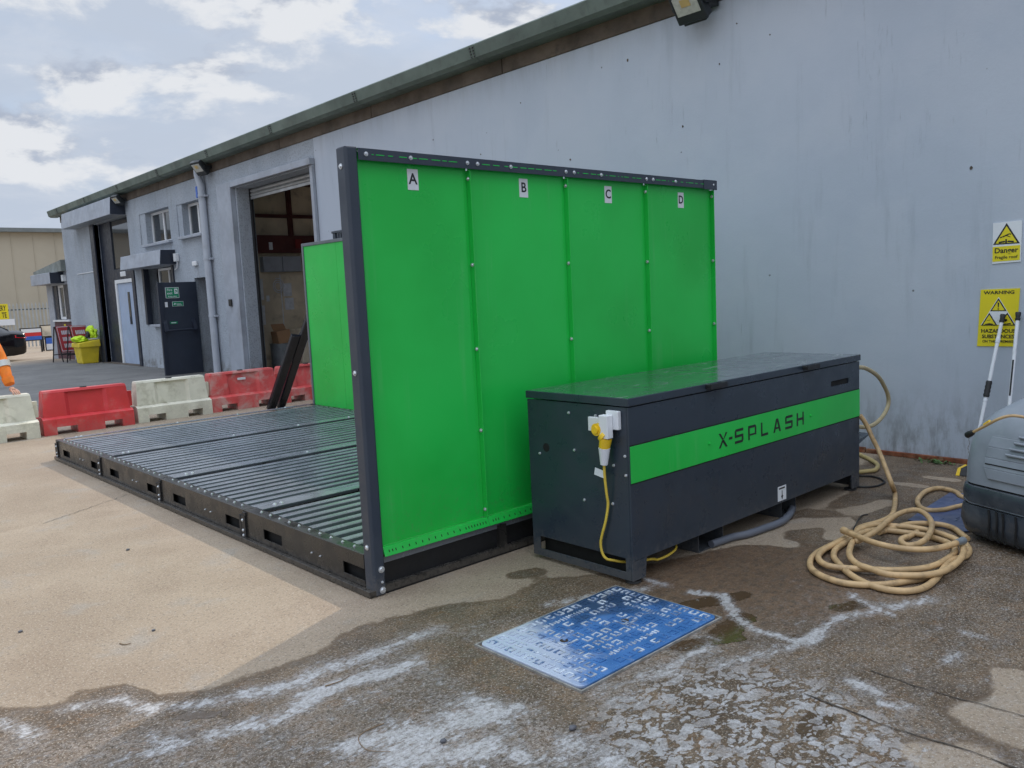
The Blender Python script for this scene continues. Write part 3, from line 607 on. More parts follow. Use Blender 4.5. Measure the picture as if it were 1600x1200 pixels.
# entrance with tall glazing
for q in ((XW-.035, XW+.12, 25.0, 25.34, -.05, 3.98), (XW-.03, XW+.12, 22.06, 22.25, -.05, 2.70), (XW+.02, XW+.13, 22.06, 22.25, 2.72, 3.98)): MB().box(*q).build('shutter_guide', M['navy_paint'], bld, bevel=.01)
ef = MB(); ef.box(XW+.12, XW+.22, 24.02, 24.998, -.05, 3.975); ef.box(XW+.12, XW+.20, 22.252, 24.018, 2.40, 2.68)
ef.build('entrance_panel', M['navy_paint'], bld, bevel=.008)
el = MB(); el.box(XW+.10, XW+.14, 23.10, 23.50, 2.47, 2.60); el.build('entrance_lamp', M['frame_white'], bld, bevel=.01)
eg = MB(); eg.box(XW+.15, XW+.17, 22.255, 24.015, 2.70, 3.97); eg.build('entrance_glass', M['glass_dark'], bld)
df = MB(); df.box(XW+.10, XW+.18, 23.90, 24.016, -.05, 2.395); df.box(XW+.10, XW+.18, 22.256, 23.898, 2.30, 2.395); df.build('door_frame', M['frame_white'], bld, bevel=.005)
ed_ = MB(); ed_.box(XW+.14, XW+.19, 22.258, 23.896, -.05, 2.298); edo = ed_.build('entrance_door', M['door_blue'], bld, bevel=.004)
for ya in (23.0, 22.55): MB().box(XW+.125, XW+.142, ya, ya+.14, 1.2, 2.05).build('vision_slot', M['glass_dark'], edo)
tag(MB().box(XW-.06, XW+.36, 22.1, 25.1, -.05, .135).build('threshold', M['ring_beam'], bld))
# canopies (roller shutter housings)
def housing(x0, y0, y1, z0, z1, zdrop):
    h = MB(); h.hexa([(x0, y0, z0), (XW+.003, y0, z0), (XW+.003, y1, z0), (x0, y1, z0), (x0+.04, y0, z1), (XW+.003, y0, z1), (XW+.003, y1, z1), (x0+.04, y1, z1)])
    ho = h.build('shutter_housing', M['canopy_grey'], bld, bevel=.01)
    MB().hexa([(x0+.002, y0-.012, z0+.004), (XW+.002, y0-.012, z0+.004), (XW+.002, y0-.001, z0+.004), (x0+.002, y0-.001, z0+.004), (x0+.042, y0-.012, z1-.004), (XW+.002, y0-.012, z1-.004), (XW+.002, y0-.001, z1-.004), (x0+.042, y0-.001, z1-.004)]).build('end_plate', M['navy_paint'], ho)
    return ho
housing(6.90, 22.31, 26.75, 3.99, 4.42, 0); housing(6.915, 19.25, 22.0, 2.57, 2.90, 0)
for ya, yb in ((19.40, 19.498), (21.34, 21.468)): MB().box(XW-.03, XW+.10, ya, yb, 1.19, 2.565).build('shutter_guide', M['navy_paint'], bld)
MB().box(XW-.09, XW-.002, 19.02, 19.14, 2.62, 2.80).build('alarm_box', M['frame_white'], bld, bevel=.01)
MB().tube([(XW-.03, 19.05, 2.6), (XW-.03, 19.12, 2.48), (XW-.03, 19.25, 2.44)], .012, 6).build('alarm_cable', M['frame_white'], bld)
# windows
def window(y0, y1, z0, z1, nx, sill=True, depth=.16):
    w = MB(); t = .055; xa, xb = XW+depth, XW+depth+.06
    w.box(xa, xb, y0, y1, z0, z0+t); w.box(xa, xb, y0, y1, z1-t, z1); w.box(xa, xb, y0, y0+t, z0+t+.001, z1-t-.001); w.box(xa, xb, y1-t, y1, z0+t+.001, z1-t-.001)
    for k in range(1, nx): yc = y0+(y1-y0)*k/nx; w.box(xa+.002, xb, yc-.03, yc+.03, z0+t+.001, z1-t-.001)
    wo = w.build('window', M['frame_white'], bld, bevel=.005)
    for k in range(nx):
        a = y0+(y1-y0)*k/nx; b = y0+(y1-y0)*(k+1)/nx
        MB().box(xa+.03, xa+.036, a+.03, b-.03, z0+.05, z1-.05).build('pane', M['glass_dark'], wo)
    bl = MB(); bl.box(xb+.05, xb+.06, y0, y1, z0, z1); bl.build('blind', M['paper'], wo)
    if sill: MB().box(XW-.09, XW+depth-.002, y0-.10, y1+.12, z0-.065, z0-.004).build('sill', M['canopy_grey'], wo, bevel=.008)
window(19.42, 20.99, 3.135, 3.885, 2); window(17.58, 18.66, 3.145, 3.855, 2)
MB().box(XW+.02, XW+.34, 20.99, 21.359, 3.131, 3.889).build('window_infill', M['wall_roughcast'], bld); MB().box(XW+.02, XW+.34, 18.66, 18.929, 3.141, 3.859).build('window_infill', M['wall_roughcast'], bld)
window(19.50, 20.86, 1.20, 2.54, 2)
# fire door standing open at right angles to the wall
fd = MB(); fd.box(XW-.845, XW-.005, 18.17, 18.22, .13, 2.13); fdo = fd.build('fire_door', M['door_paint'], bld, bevel=.006)
lp = MB(); lp.box(XW-.845, XW-.755, 18.150, 18.168, .135, 2.125); lp.build('closing_strip', M['navy_paint'], fdo)
pbm = MB(); pbm.tube([(XW-.78, 18.06, 1.10), (XW-.12, 18.06, 1.10)], .022, 8)
pbm.hexa([(XW-.80, 18.05, 1.07), (XW-.72, 18.05, 1.07), (XW-.72, 18.167, 1.13), (XW-.80, 18.167, 1.13), (XW-.80, 18.05, 1.13), (XW-.72, 18.05, 1.13), (XW-.72, 18.167, 1.33), (XW-.80, 18.167, 1.33)])
pbm.hexa([(XW-.18, 18.05, 1.07), (XW-.10, 18.05, 1.07), (XW-.10, 18.167, 1.13), (XW-.18, 18.167, 1.13), (XW-.18, 18.05, 1.13), (XW-.10, 18.05, 1.13), (XW-.10, 18.167, 1.33), (XW-.18, 18.167, 1.33)])
pbm.build('push_bar', M['navy_paint'], fdo, smooth=40)
es = MB(); R = (1, 0, 0); U = (0, 0, 1)
es.box(XW-.69, XW-.40, 18.162, 18.168, 1.79, 2.02, 0); es.box(XW-.68, XW-.41, 18.159, 18.1615, 1.80, 2.01, 1)
es.text('Fire', .075, (XW-.60, 18.1585, 1.965), R, U, .001, 0, bold=.01); es.text('exit', .075, (XW-.60, 18.1585, 1.895), R, U, .001, 0, bold=.01); es.text('Keep clear', .045, (XW-.545, 18.1585, 1.828), R, U, .001, 0, bold=.01)
es.box(XW-.50, XW-.43, 18.1570, 18.1585, 1.88, 1.99, 0); es.flat([(-.02, -.03), (.0, -.03), (.012, .0), (.02, -.02), (.026, -.014), (.01, .03), (-.016, .03), (-.02, .012), (-.01, .01), (-.006, .0)], (XW-.465, 18.1568, 1.935), R, U, .001, 1)
es.build('exit_sign', [M['label_white'], M['print_green']], fdo)
e2 = MB(); e2.box(XW-.565, XW-.325, 18.162, 18.168, 1.61, 1.715, 0); e2.box(XW-.558, XW-.332, 18.159, 18.1615, 1.617, 1.708, 1); e2.box(XW-.48, XW-.38, 18.157, 18.1588, 1.655, 1.664, 0); e2.box(XW-.47, XW-.36, 18.157, 18.1588, 1.632, 1.641, 0); e2.flat([(-.03, -.02), (.03, .0), (-.01, .025), (-.01, .01)], (XW-.51, 18.1588, 1.662), R, U, .001, 0)
e2.box(XW-.65, XW-.49, 18.162, 18.168, 1.235, 1.285, 1); e2.box(XW-.625, XW-.52, 18.159, 18.1615, 1.252, 1.268, 0); e2.box(XW-.72, XW-.665, 18.160, 18.168, 1.60, 1.71, 0)
e2.build('door_notices', [M['label_white'], M['print_green']], fdo)
MB().box(XW+.30, XW+.36, 17.45, 18.30, 0, 2.25).build('dark_backing', M['dark_void'], bld)  # plain dark sheet closing the fire door opening
MB().box(XW-.05, XW-.001, 17.98, 18.20, 2.47, 2.57).build('bulkhead_lamp', M['frame_white'], bld, bevel=.012)
# downpipe with offset bend and brackets
dp = MB(); dp.tube([(XW-.12, 17.30, 4.47), (XW-.12, 17.30, 4.30), (XW-.11, 17.28, 4.20), (XW-.085, 17.26, 4.08), (XW-.085, 17.25, 2.0), (XW-.085, 17.24, .10)], .075, 14)
for z in (3.85, 2.55, 1.35): dp.tube([(XW-.085, 17.25, z), (XW-.085, 17.25, z+.05)], .084, 14); dp.box(XW-.085, XW-.002, 17.12, 17.16, z, z+.04)
dp.build('downpipe', M['downpipe'], bld, smooth=40)
MB().box(XW-.10, XW-.001, 17.45, 17.54, 3.86, 4.10).build('bell_box', M['print_blue'], bld, bevel=.015)
MB().box(XW-.012, XW+.002, 25.02, 27.0, 2.69, 2.71).build('wall_joint', M['frame_white'], bld)

# ------------------------------------------------------------------ low lean-to at the far end
lt = thing('lean_to', (XW, 28.5, 0), 'low grey lean-to office at the far end with a maroon panel below its window', 'building')
LX, L0, L1 = XW+.05, 28.21, 30.9
lw = MB(); holed(lw, fx, L0, L1, -.1, 2.95, [(28.35, 30.2, 1.36, 2.46)], LX, LX+.3); lw.build('wall', M['canopy_grey'], lt)
MB().box(LX-.02, LX-.001, 28.21, 30.25, .02, 1.33).build('lower_panel', M['maroon'], lt)
MB().box(LX+.301, 11.5, L1-.3, L1, -.1, 2.95).build('wall', M['canopy_grey'], lt)
lr = MB(); lr.hexa([(7.15, L0, 2.86), (12, L0, 2.96), (12, L1+.7, 2.96), (7.15, L1+.7, 2.86), (7.15, L0, 3.20), (12, L0, 3.5), (12, L1+.7, 3.5), (7.15, L1+.7, 2.98)]); lr.build('roof', mat('lean_to_roof', (.20, .22, .205), .7, var=.2), lt)
h = MB(); h.box(6.93, LX-.003, 28.7, 31.1, 2.50, 2.845); ho = h.build('shutter_housing', M['canopy_grey'], lt, bevel=.01); MB().box(6.932, LX-.004, 28.68, 28.698, 2.505, 2.84).build('end_plate', M['navy_paint'], ho)
MB().box(LX-.12, LX-.002, 28.40, 28.55, 2.55, 2.75).build('alarm_box', M['frame_white'], lt, bevel=.01)
wf = MB(); wf.box(LX+.06, LX+.12, 29.0, 29.75, 1.37, 1.45); wf.box(LX+.06, LX+.12, 29.0, 29.75, 2.38, 2.455); wf.box(LX+.06, LX+.12, 29.0, 29.15, 1.452, 2.378); wf.box(LX+.06, LX+.12, 29.58, 29.75, 1.452, 2.378)
wfo = wf.build('window', M['frame_white'], lt); MB().box(LX+.08, LX+.09, 29.12, 29.6, 1.42, 2.40).build('pane', M['glass_dark'], wfo)
MB().box(LX-.08, LX+.05, 28.3, 30.2, 1.30, 1.355).build('sill', M['frame_white'], wfo)
for ya, yb in ((28.352, 28.99), (29.76, 30.198)): MB().box(LX+.03, LX+.2, ya, yb, 1.362, 2.458).build('shutter_leaf', M['navy_paint'], lt)
nt_ = MB(); nt_.box(LX-.03, LX-.021, 28.95, 29.13, 1.02, 1.22); nt_.build('notice', M['print_yellow'], lt)

# ------------------------------------------------------------------ wash bay
PX, PY, BL, BD, ZT, HP = 2.29, 3.688, 3.276, 6.29, 0.222, 2.364
XE = PX+BL
bay = thing('wash_bay', (PX, PY, 0), 'green panelled wash bay with a black slatted floor, panels marked A to D', 'wash bay')
# corner post: bent channel, open at the back
po = MB(); po.prism([(0, .012), (.012, 0), (.066, 0), (.078, .012), (.078, .02), (.008, .02), (.008, .085), (0, .085)], lambda u, v, t: (PX+u, PY+v, t), 0.004, HP)
po.box(PX+.004, PX+.074, PY+.004, PY+.08, HP-.004, HP+.004)
post = po.build('corner_post', M['post_paint'], bay, bevel=.004)
def bolt(mb, p, n, r=.011):
    p = Vector(p); n = Vector(n).normalized(); mb.cyl(p, p+n*.004, r*1.35, r*1.35, 10); mb.cyl(p+n*.004, p+n*.010, r, r*.75, 8)
pbm = MB()
for z in (2.27, 1.21, .27): bolt(pbm, (PX, PY+.045, z), (-1, 0, 0))
for z, r in ((.145, .014), (.075, .006), (.03, .014)): bolt(pbm, (PX+.05, PY, z), (0, -1, 0), r)
tag(pbm.build('bolts', M['zinc'], post, smooth=40), kind='stuff')
# top rail
tr = MB(); tr.prism([(0, HP-.062), (0, HP), (.075, HP), (.075, HP-.004), (.005, HP-.004), (.005, HP-.062)], lambda u, v, t: (t, PY+u, v), PX+.079, XE-.16)
tr.prism([(-.006, HP-.068), (-.006, HP+.004), (.08, HP+.004), (.08, HP-.002), (.004, HP-.002), (.004, HP-.068)], lambda u, v, t: (t, PY+u, v), XE-.158, XE+.012)
rail = tr.build('top_rail', M['post_paint'], bay, bevel=.002)
tb = MB(); ts = MB()
PXS = [PX+.079, 3.12, 3.93, 4.745, XE-.005]
for i in range(4):
    a, b = PXS[i], PXS[i+1]
    for x in (a+.045, (a+b)/2-.1+.05*(i == 0), b-.03): bolt(tb, (x, PY-.0005, HP-.030), (0, -1, 0), .009)
    x = a+.08
    while x < b-.08:
        w = rnd.choice((.012, .03, .05, .06)); ts.box(x, x+w, PY-.0015, PY+.0, HP-.0325, HP-.028); x += w+rnd.choice((.015, .025, .04))
tag(tb.build('bolts', M['zinc'], rail, smooth=40), kind='stuff'); tag(ts.build('slots', M['panel_green'], rail), kind='stuff')
# panels A to D
for i, ltr in enumerate('ABCD'):
    a, b = PXS[i], PXS[i+1]; ys = PY+.040
    p = MB(); p.box(a+.001, b-.034, ys, ys+.004, .258, HP-.012); p.box(b-.033, b-.006, ys+.006, ys+.010, .258, HP-.012)
    p.box(b-.0055, b-.0005, PY+.010, ys+.010, .258, HP-.066); p.box(b-.036, b-.033, ys, ys+.008, .258, HP-.012)
    po_ = p.build('wall_panel', M['panel_green'], bay, bevel=.0012, seg=1)
    lp = MB(); lp.hexa([(a+.001, PY-.004, .207), (b-.001, PY-.004, .207), (b-.001, PY+.046, .207), (a+.001, PY+.046, .207), (a+.001, PY+.016, .256), (b-.001, PY+.016, .256), (b-.001, PY+.046, .256), (a+.001, PY+.046, .256)])
    lp.build('bottom_lip', M['panel_green'], po_, bevel=.002)
    sl_ = MB(); x = a+.03; k = 0
    while x < b-.02:
        t = .013; z0 = .225; yb = PY-.004+.020*(z0-.207)/.049
        sl_.hexa([(x, yb-.001, z0), (x+.0055, yb-.001, z0), (x+.0055, yb+.004, z0), (x, yb+.004, z0), (x, yb+.0043, z0+t), (x+.0055, yb+.0043, z0+t), (x+.0055, yb+.0093, z0+t), (x, yb+.0093, z0+t)])
        x += .022 if (k < 2 or x > b-.2) else .045; k += 1
    tag(sl_.build('slots', M['dark_void'], po_), kind='stuff')
    bm_ = MB()
    for z in (2.25, 1.76, 1.27, .785, .305): bolt(bm_, (b-.006, PY+.028, z), (-1, 0, 0), .009)
    tag(bm_.build('bolts', M['zinc'], po_, smooth=40), kind='stuff')
    cx = {'A': 2.73, 'B': 3.56, 'C': 4.347, 'D': 5.167}[ltr]; z = 2.228-.006*i
    pl = MB(); pl.box(cx-.036, cx+.036, ys-.0025, ys-.0002, z-.057, z+.055); lab = pl.build('letter_plate', M['label_white'], bay)
    lt_ = MB(); lt_.text(ltr, .082, (cx, ys-.0026, z), (1, 0, 0), (0, 0, 1), .0008, 0, bold=.018); lt_.build('letter', M['print_black'], lab)
sk = MB(); sk.box(PX+.085, XE, PY+.035, PY+.06, .0, .206); sk.box(PX+.085, XE, PY+.010, PY+.034, .0, .02); sk.build('front_skirt', mat('skirt_black', (.006, .006, .007), .6), bay)
# side wall on the building side: eight panels facing the floor
SX = 5.40
y = 9.86
for k in range(8):
    y0 = max(y-.80, PY+.07)
    if y-y0 < .1: break
    MB().box(SX, SX+.006, y0+.0015, y-.0015, .19, 2.30).build('side_panel', M['panel_green'], bay); y -= .80
sf = MB(); sf.box(SX-.012, SX+.09, 9.861, 9.90, .0, 2.34); sf.box(SX-.012, SX+.09, PY+.08, 9.860, 2.301, 2.34); sf.box(SX-.006, SX+.09, PY+.08, 9.860, .0, .189)
sf.build('side_frame', mat('frame_grey', (0.13, 0.15, 0.165), 0.45), bay, bevel=.003)
# floor: four modules with slats
ML = BD/4
smb = MB(); X0, X1 = PX+.085, SX-.03
smb.prism([(-.031, -.055), (-.031, -.005), (-.026, 0), (.020, 0), (.033, -.010), (.033, -.055)], lambda u, v, t: (t, u, v), 0, X1-X0)
slat_me = smb.mesh('slat', M['slat_steel'])
for i in range(4):
    y0 = PY+i*ML; y1 = y0+ML
    t = MB(); t.box(PX+.03, XE-.02, y0+.006, y1-.006, .012, .05)
    t.box(PX+.01, PX+.084, y0+.004, y1-.004, ZT-.014, ZT-.002); t.box(X1+.001, XE-.02, y0+.004, y1-.004, ZT-.014, ZT-.002)
    for xx in (3.2, 4.2): t.box(xx, xx+.06, y0+.01, y1-.01, .05, ZT-.036)
    md = t.build('floor_module', M['black_steel'], bay)
    sc_ = MB(); holed(sc_, lambda u, v, tt: (tt, u, v), y0+(.09 if i == 0 else .004), y1-.004, .040, ZT, [(y0+.055, y0+.31, .074, .140), (y0+1.045, y0+1.295, .074, .140)], PX, PX+.008)
    sc_.box(PX-.030, PX+.02, y0+.002, y1-.002, .006, .038)
    sc_.box(PX+.0085, PX+.03, y0+.004, y1-.004, ZT-.004, ZT)
    sc_.build('side_channel', M['black_steel'], md, bevel=.003)
    MB().box(PX+.04, PX+.06, y0+.02, y1-.02, .052, .19).build('pocket_back', M['dark_void'], md)
    # joint bracket between modules, cover strip and fixings
    yb = y1-.03 if i < 3 else y1-.10
    br = MB(); br.box(PX-.012, PX-.0005, yb, yb+.085, .02, .185); br.box(PX-.010, PX-.0005, yb-.01, yb+.035, .188, ZT-.012); br.box(PX-.014, PX-.012, yb+.06, yb+.085, .04, .185); br.build('joint_bracket', M['black_rubber'], md)
    bb = MB()
    for z in (.05, .085, .155): bolt(bb, (PX-.012, yb+.03, z), (-1, 0, 0), .008)
    for yy in (y0+.56, y0+.66): bolt(bb, (PX-.0005, yy, .115), (-1, 0, 0), .0045)
    for k in range(11): bolt(bb, (PX+.05, y0+.13+k*.128, ZT-.002), (0, 0, 1), .007)
    for xx in (PX+.20, PX+.25, 3.6, 4.35, 5.0): bolt(bb, (xx, y1-.05, ZT+.002), (0, 0, 1), .011)
    tag(bb.build('bolts', M['zinc'], md, smooth=40), kind='stuff')
    MB().box(X0, X1, y1-.105, y1+.0, ZT-.004, ZT+.002).build('cover_strip', M['slat_steel'], md)
    for k in range(11):
        yc = y0+.06+k*.1285
        if yc > y1-.12: break
        o = bpy.data.objects.new('slat', slat_me); put(o, md)
        o.location = Vector((X0, yc, ZT-.001+rnd.uniform(-.0012, .0012))) - OFFS[md.name]; o.rotation_euler = (rnd.uniform(-.02, .02), 0, 0)

# ------------------------------------------------------------------ equipment cabinet
A0, A1, B0, B1, CH = 3.3126, 5.9758, 2.7528, 3.5179, 1.0141
cab = thing('equipment_cabinet', (A0, B0, 0), 'long dark grey metal cabinet with a green X-SPLASH stripe along its front', 'cabinet')
bd = MB(); bd.box(A0+.006, A1-.006, B0+.014, B1-.004, .150, .958); bd.build('body', M['anthracite'], cab)
fp = MB(); holed(fp, lambda u, v, t: (u, t, v), A0+.0, A1-.0, .132, .964, [(5.535, 5.805, .822, .860)], B0, B0+.012); fp.build('front_panel', M['anthracite'], cab, bevel=.002)
MB().box(5.530, 5.81, B0+.0125, B0+.0136, .815, .867).build('vent_slot', M['dark_void'], cab)
ep = MB(); holed(ep, lambda u, v, t: (t, u, v), B0+.013, B1, .022, .964, [(2.802, 3.458, .066, .142)], A0, A0+.008); ep.build('end_panel', M['anthracite'], cab, bevel=.002)
MB().box(A0+.07, A0+.08, B0+.06, B1-.03, .03, .149).build('end_recess', M['dark_void'], cab)
ep2 = MB(); ep2.box(A1-.008, A1, B0+.013, B1, .022, .964); ep2.build('end_panel', M['anthracite'], cab, bevel=.002)
lg = MB()
for xa, xb, xt in ((A0+.0005, A0+.108, A0+.122), (A1-.0005, A1-.112, A1-.128)):
    lg = MB(); lg.hexa([(xa, B0+.001, .022), (xb, B0+.001, .022), (xb, B0+.012, .022), (xa, B0+.012, .022), (xa, B0+.001, .131), (xt, B0+.001, .131), (xt, B0+.012, .131), (xa, B0+.012, .131)]); lg.build('leg', M['anthracite'], cab, bevel=.002)
    fo = MB(); xc = (xa+xb)/2; fo.cyl((xc, B0+.045, 0.002), (xc, B0+.045, .014), .045, .042, 16); fo.cyl((xc, B0+.045, .014), (xc, B0+.045, .05), .012, n=8); fo.build('levelling_foot', M['black_rubber'], cab, smooth=40)
for xa, xb in ((3.98, 4.24), (4.93, 5.12)):
    f = MB(); f.box(xa, xa+.005, B0+.05, B1-.03, .002, .149); f.box(xb-.005, xb, B0+.05, B1-.03, .002, .149); f.box(xa+.006, xb-.006, B0+.05, B1-.03, .002, .007); f.build('fork_channel', M['anthracite'], cab)
ld = MB(); ld.box(A0-.008, A1+.006, B0-.008, B1+.004, .970, CH-.0008); lid = ld.build('lid', M['anthracite'], cab, bevel=.004)
MB().box(A0-.003, A1+.001, B0-.003, B1-.001, CH-.004, CH).build('lid_skin', M['lid_glare_paint'], lid)
for xc in (4.085, 5.205):
    l = MB(); l.box(xc-.085, xc+.085, B0-.040, B0-.0085, .984, .992); l.box(xc-.085, xc-.065, B0-.040, B0-.0085, .9925, 1.012); l.box(xc+.065, xc+.085, B0-.040, B0-.0085, .9925, 1.012); l.box(xc-.085, xc+.085, B0-.048, B0-.0405, .984, 1.014); l.build('lid_handle', M['black_rubber'], lid, bevel=.003)
gs = MB(); gs.box(A0+.004, A1-.002, B0-.0035, B0-.0005, .557, .756); strp = gs.build('green_stripe', M['panel_green'], cab, bevel=.001)
gl = MB(); gl.box(A0+.003, A1-.001, B0-.0004, B0-.0001, .7565, .7635); gl.box(A0+.003, A1-.001, B0-.0004, B0-.0001, .549, .5565); gl.build('stripe_gap', M['dark_void'], strp)
for xc in (4.035, 5.235):
    rv = MB(); bolt(rv, (xc, B0-.0036, .660), (0, -1, 0), .008); rv.build('rivet', M['panel_green'], strp, smooth=40)
# stencil lettering X-SPLASH
LXB = [MB()]; H_, W_, S_ = .088, .092, .0155; yt = B0-.0050; yb = B0-.0036
def pl2(pts, ox):
    LXB[0].prism([(ox+u, .613+v) for u, v in pts], lambda u, v, t: (u, t, v), yt, yb)
def rect(ox, u0, u1, v0, v1): pl2([(u0, v0), (u1, v0), (u1, v1), (u0, v1)], ox)
def L_X(o):
    pl2([(0, 0), (S_*1.25, 0), (W_/2+.003, H_/2), (W_/2-.010, H_/2+.003)], o); pl2([(W_, 0), (W_-S_*1.25, 0), (W_/2-.008, H_/2-.006), (W_/2+.006, H_/2+.003)], o)
    pl2([(0, H_), (W_/2-.011, H_/2+.004), (W_/2+.004, H_/2+.006), (S_*1.25, H_)], o); pl2([(W_, H_), (W_-S_*1.25, H_), (W_/2+.0045, H_/2+.0065), (W_/2+.0075, H_/2+.004)], o)
def L_S(o):
    c = .012
    pl2([(0, 0), (W_-c, 0), (W_, c), (W_, S_), (0, S_)], o); rect(o, W_-S_, W_, S_+.0005, H_/2-S_/2-.0005)
    rect(o, 0, W_, H_/2-S_/2, H_/2+S_/2); rect(o, 0, S_, H_/2+S_/2+.0005, H_-S_-.0005); pl2([(0, H_-S_), (W_, H_-S_), (W_, H_), (c, H_), (0, H_-c)], o)
def L_P(o):
    rect(o, 0, S_, 0, H_-S_-.0005); pl2([(0, H_-S_), (W_, H_-S_), (W_, H_-.012), (W_-.012, H_), (0, H_)], o); rect(o, W_-S_, W_, H_/2-S_/2+.0005, H_-S_-.0005); rect(o, S_+.004, W_, H_/2-S_*1.2, H_/2-S_/2)
def L_L(o): rect(o, 0, S_, S_+.0005, H_); rect(o, 0, W_*.9, 0, S_)
def L_A(o):
    pl2([(0, 0), (S_*1.15, 0), (W_/2, H_-.018), (W_/2, H_), (W_/2-.012, H_)], o); pl2([(W_, 0), (W_/2+.012, H_), (W_/2+.0005, H_), (W_/2+.0005, H_-.018), (W_-S_*1.15, 0)], o); rect(o, W_*.33, W_*.67, .020, .033)
def L_H(o): rect(o, 0, S_, 0, H_); rect(o, W_-S_, W_, 0, H_); rect(o, S_+.0005, W_-S_-.0005, H_/2-S_/2, H_/2+S_/2)
ox = 4.132; adv = .1362
def letter(fn_, o): LXB[0] = MB(); fn_(o); LXB[0].build('letter', M['print_black'], strp)
letter(L_X, ox); letter(lambda o: rect(o, 0, .036, H_/2-S_/2, H_/2+S_/2), ox+.108); ox += .172
for fn_ in (L_S, L_P, L_L, L_A, L_S, L_H): letter(fn_, ox); ox += adv+.0125
lb = MB(); lb.box(4.80, 4.905, B0-.0018, B0-.0002, .148, .245); lbo = lb.build('arrow_label', M['label_white'], cab)
la = MB(); la.box(4.849, 4.856, B0-.0026, B0-.0018, .178, .215); la.flat([(-.014, .016), (.014, .016), (0, -.012)][::-1], (4.8525, B0-.0018, .166), (1, 0, 0), (0, 0, 1), .0008); la.box(4.815, 4.888, B0-.0026, B0-.0018, .226, .236); la.build('arrow', M['print_black'], lbo)
eb = MB()
for y, z in ((3.18, .906), (3.148, .697), (3.427, .647), (3.085, .421), (2.877, .432), (2.862, .645), (2.782, .704), (2.779, .601), (2.98, .905)): bolt(eb, (A0, y, z), (-1, 0, 0), .0062)
tag(eb.build('bolts', M['zinc'], cab, smooth=40), kind='stuff')
hl = MB()
for y, z in ((3.373, .687), (2.925, .672)): hl.tube([(A0-.0012, y, z), (A0-.0002, y, z)], .026, 20)
hl.build('cable_hole', M['dark_void'], cab)
fl = MB(); fl.hexa([(A1+.001, 2.80, .30), (6.42, 2.87, .34), (6.42, 3.30, .34), (A1+.001, 3.4, .30), (A1+.001, 2.80, .345), (6.42, 2.87, .347), (6.42, 3.30, .347), (A1+.001, 3.4, .345)]); fl.build('side_flap', M['anthracite'], cab)
sk_ = MB(); sk_.box(A0-.028, A0-.001, 2.80, 2.885, .845, .945); sk_.box(A0-.022, A0-.0008, 2.90, 3.02, .822, .900); sk_.box(A0-.075, A0-.0285, 2.835, 2.895, .80, .925)
sk_.build('socket', M['white_plastic'], cab, bevel=.004)
# plug and yellow supply cable (plugged in, can be pulled out)
pg = thing('supply_plug', (A0, 2.9, .55), 'yellow and white plug with its yellow cable hanging on the cabinet end', 'plug')
b = MB(); b.cyl((A0-.052, 2.868, .80), (A0-.052, 2.880, .748), .034, .030, 14); b.cyl((A0-.052, 2.886, .815), (A0-.052, 2.868, .8005), .036, .036, 14); b.build('plug_body', M['yellow_plastic'], pg, smooth=40)
b = MB(); b.cyl((A0-.052, 2.880, .747), (A0-.050, 2.888, .655), .032, .020, 14); b.build('cable_gland', M['white_plastic'], pg, smooth=40)
b = MB(); b.cyl((A0-.076, 2.915, .845), (A0-.040, 2.915, .845), .034, n=16); b.cyl((A0-.0765, 2.915, .845), (A0-.088, 2.915, .845), .020, n=12); b.build('socket_flap', M['yellow_plastic'], pg, smooth=40)
cpts = [(A0-.05, 2.888, .655), (A0-.042, 2.893, .58), (A0-.03, 2.893, .48), (A0-.02, 2.896, .43), (A0-.02, 2.915, .34), (A0-.022, 2.945, .25), (A0-.022, 2.957, .20), (A0-.02, 2.95, .15), (A0-.012, 2.93, .118), (A0+.02, 2.90, .105), (A0+.08, 2.86, .09), (A0+.25, 2.82, .07), (3.62, 2.83, .05), (3.70, 2.81, .062), (3.80, 2.83, .08), (3.9, 2.95, .10)]
def spline(pts, sub=6, closed=False):
    P = [Vector(p) for p in pts]; out = []
    for i in range(len(P)-1):
        p0 = P[max(i-1, 0)]; p1 = P[i]; p2 = P[i+1]; p3 = P[min(i+2, len(P)-1)]
        for k in range(sub):
            t = k/sub; out.append(0.5*((2*p1)+(p2-p0)*t+(2*p0-5*p1+4*p2-p3)*t*t+(3*p1-p0-3*p2+p3)*t*t*t))
    out.append(P[-1]); return out
MB().tube(spline(cpts), .0075, 8).build('cable', M['cable_yellow'], pg, smooth=60)
tg = MB(); tg.obox((A0-.048, 2.925, .605), (.0006, 0, 0), (0, .034, .006), (0, -.004, .020), 0); tg.build('cable_tag', M['label_white'], pg)

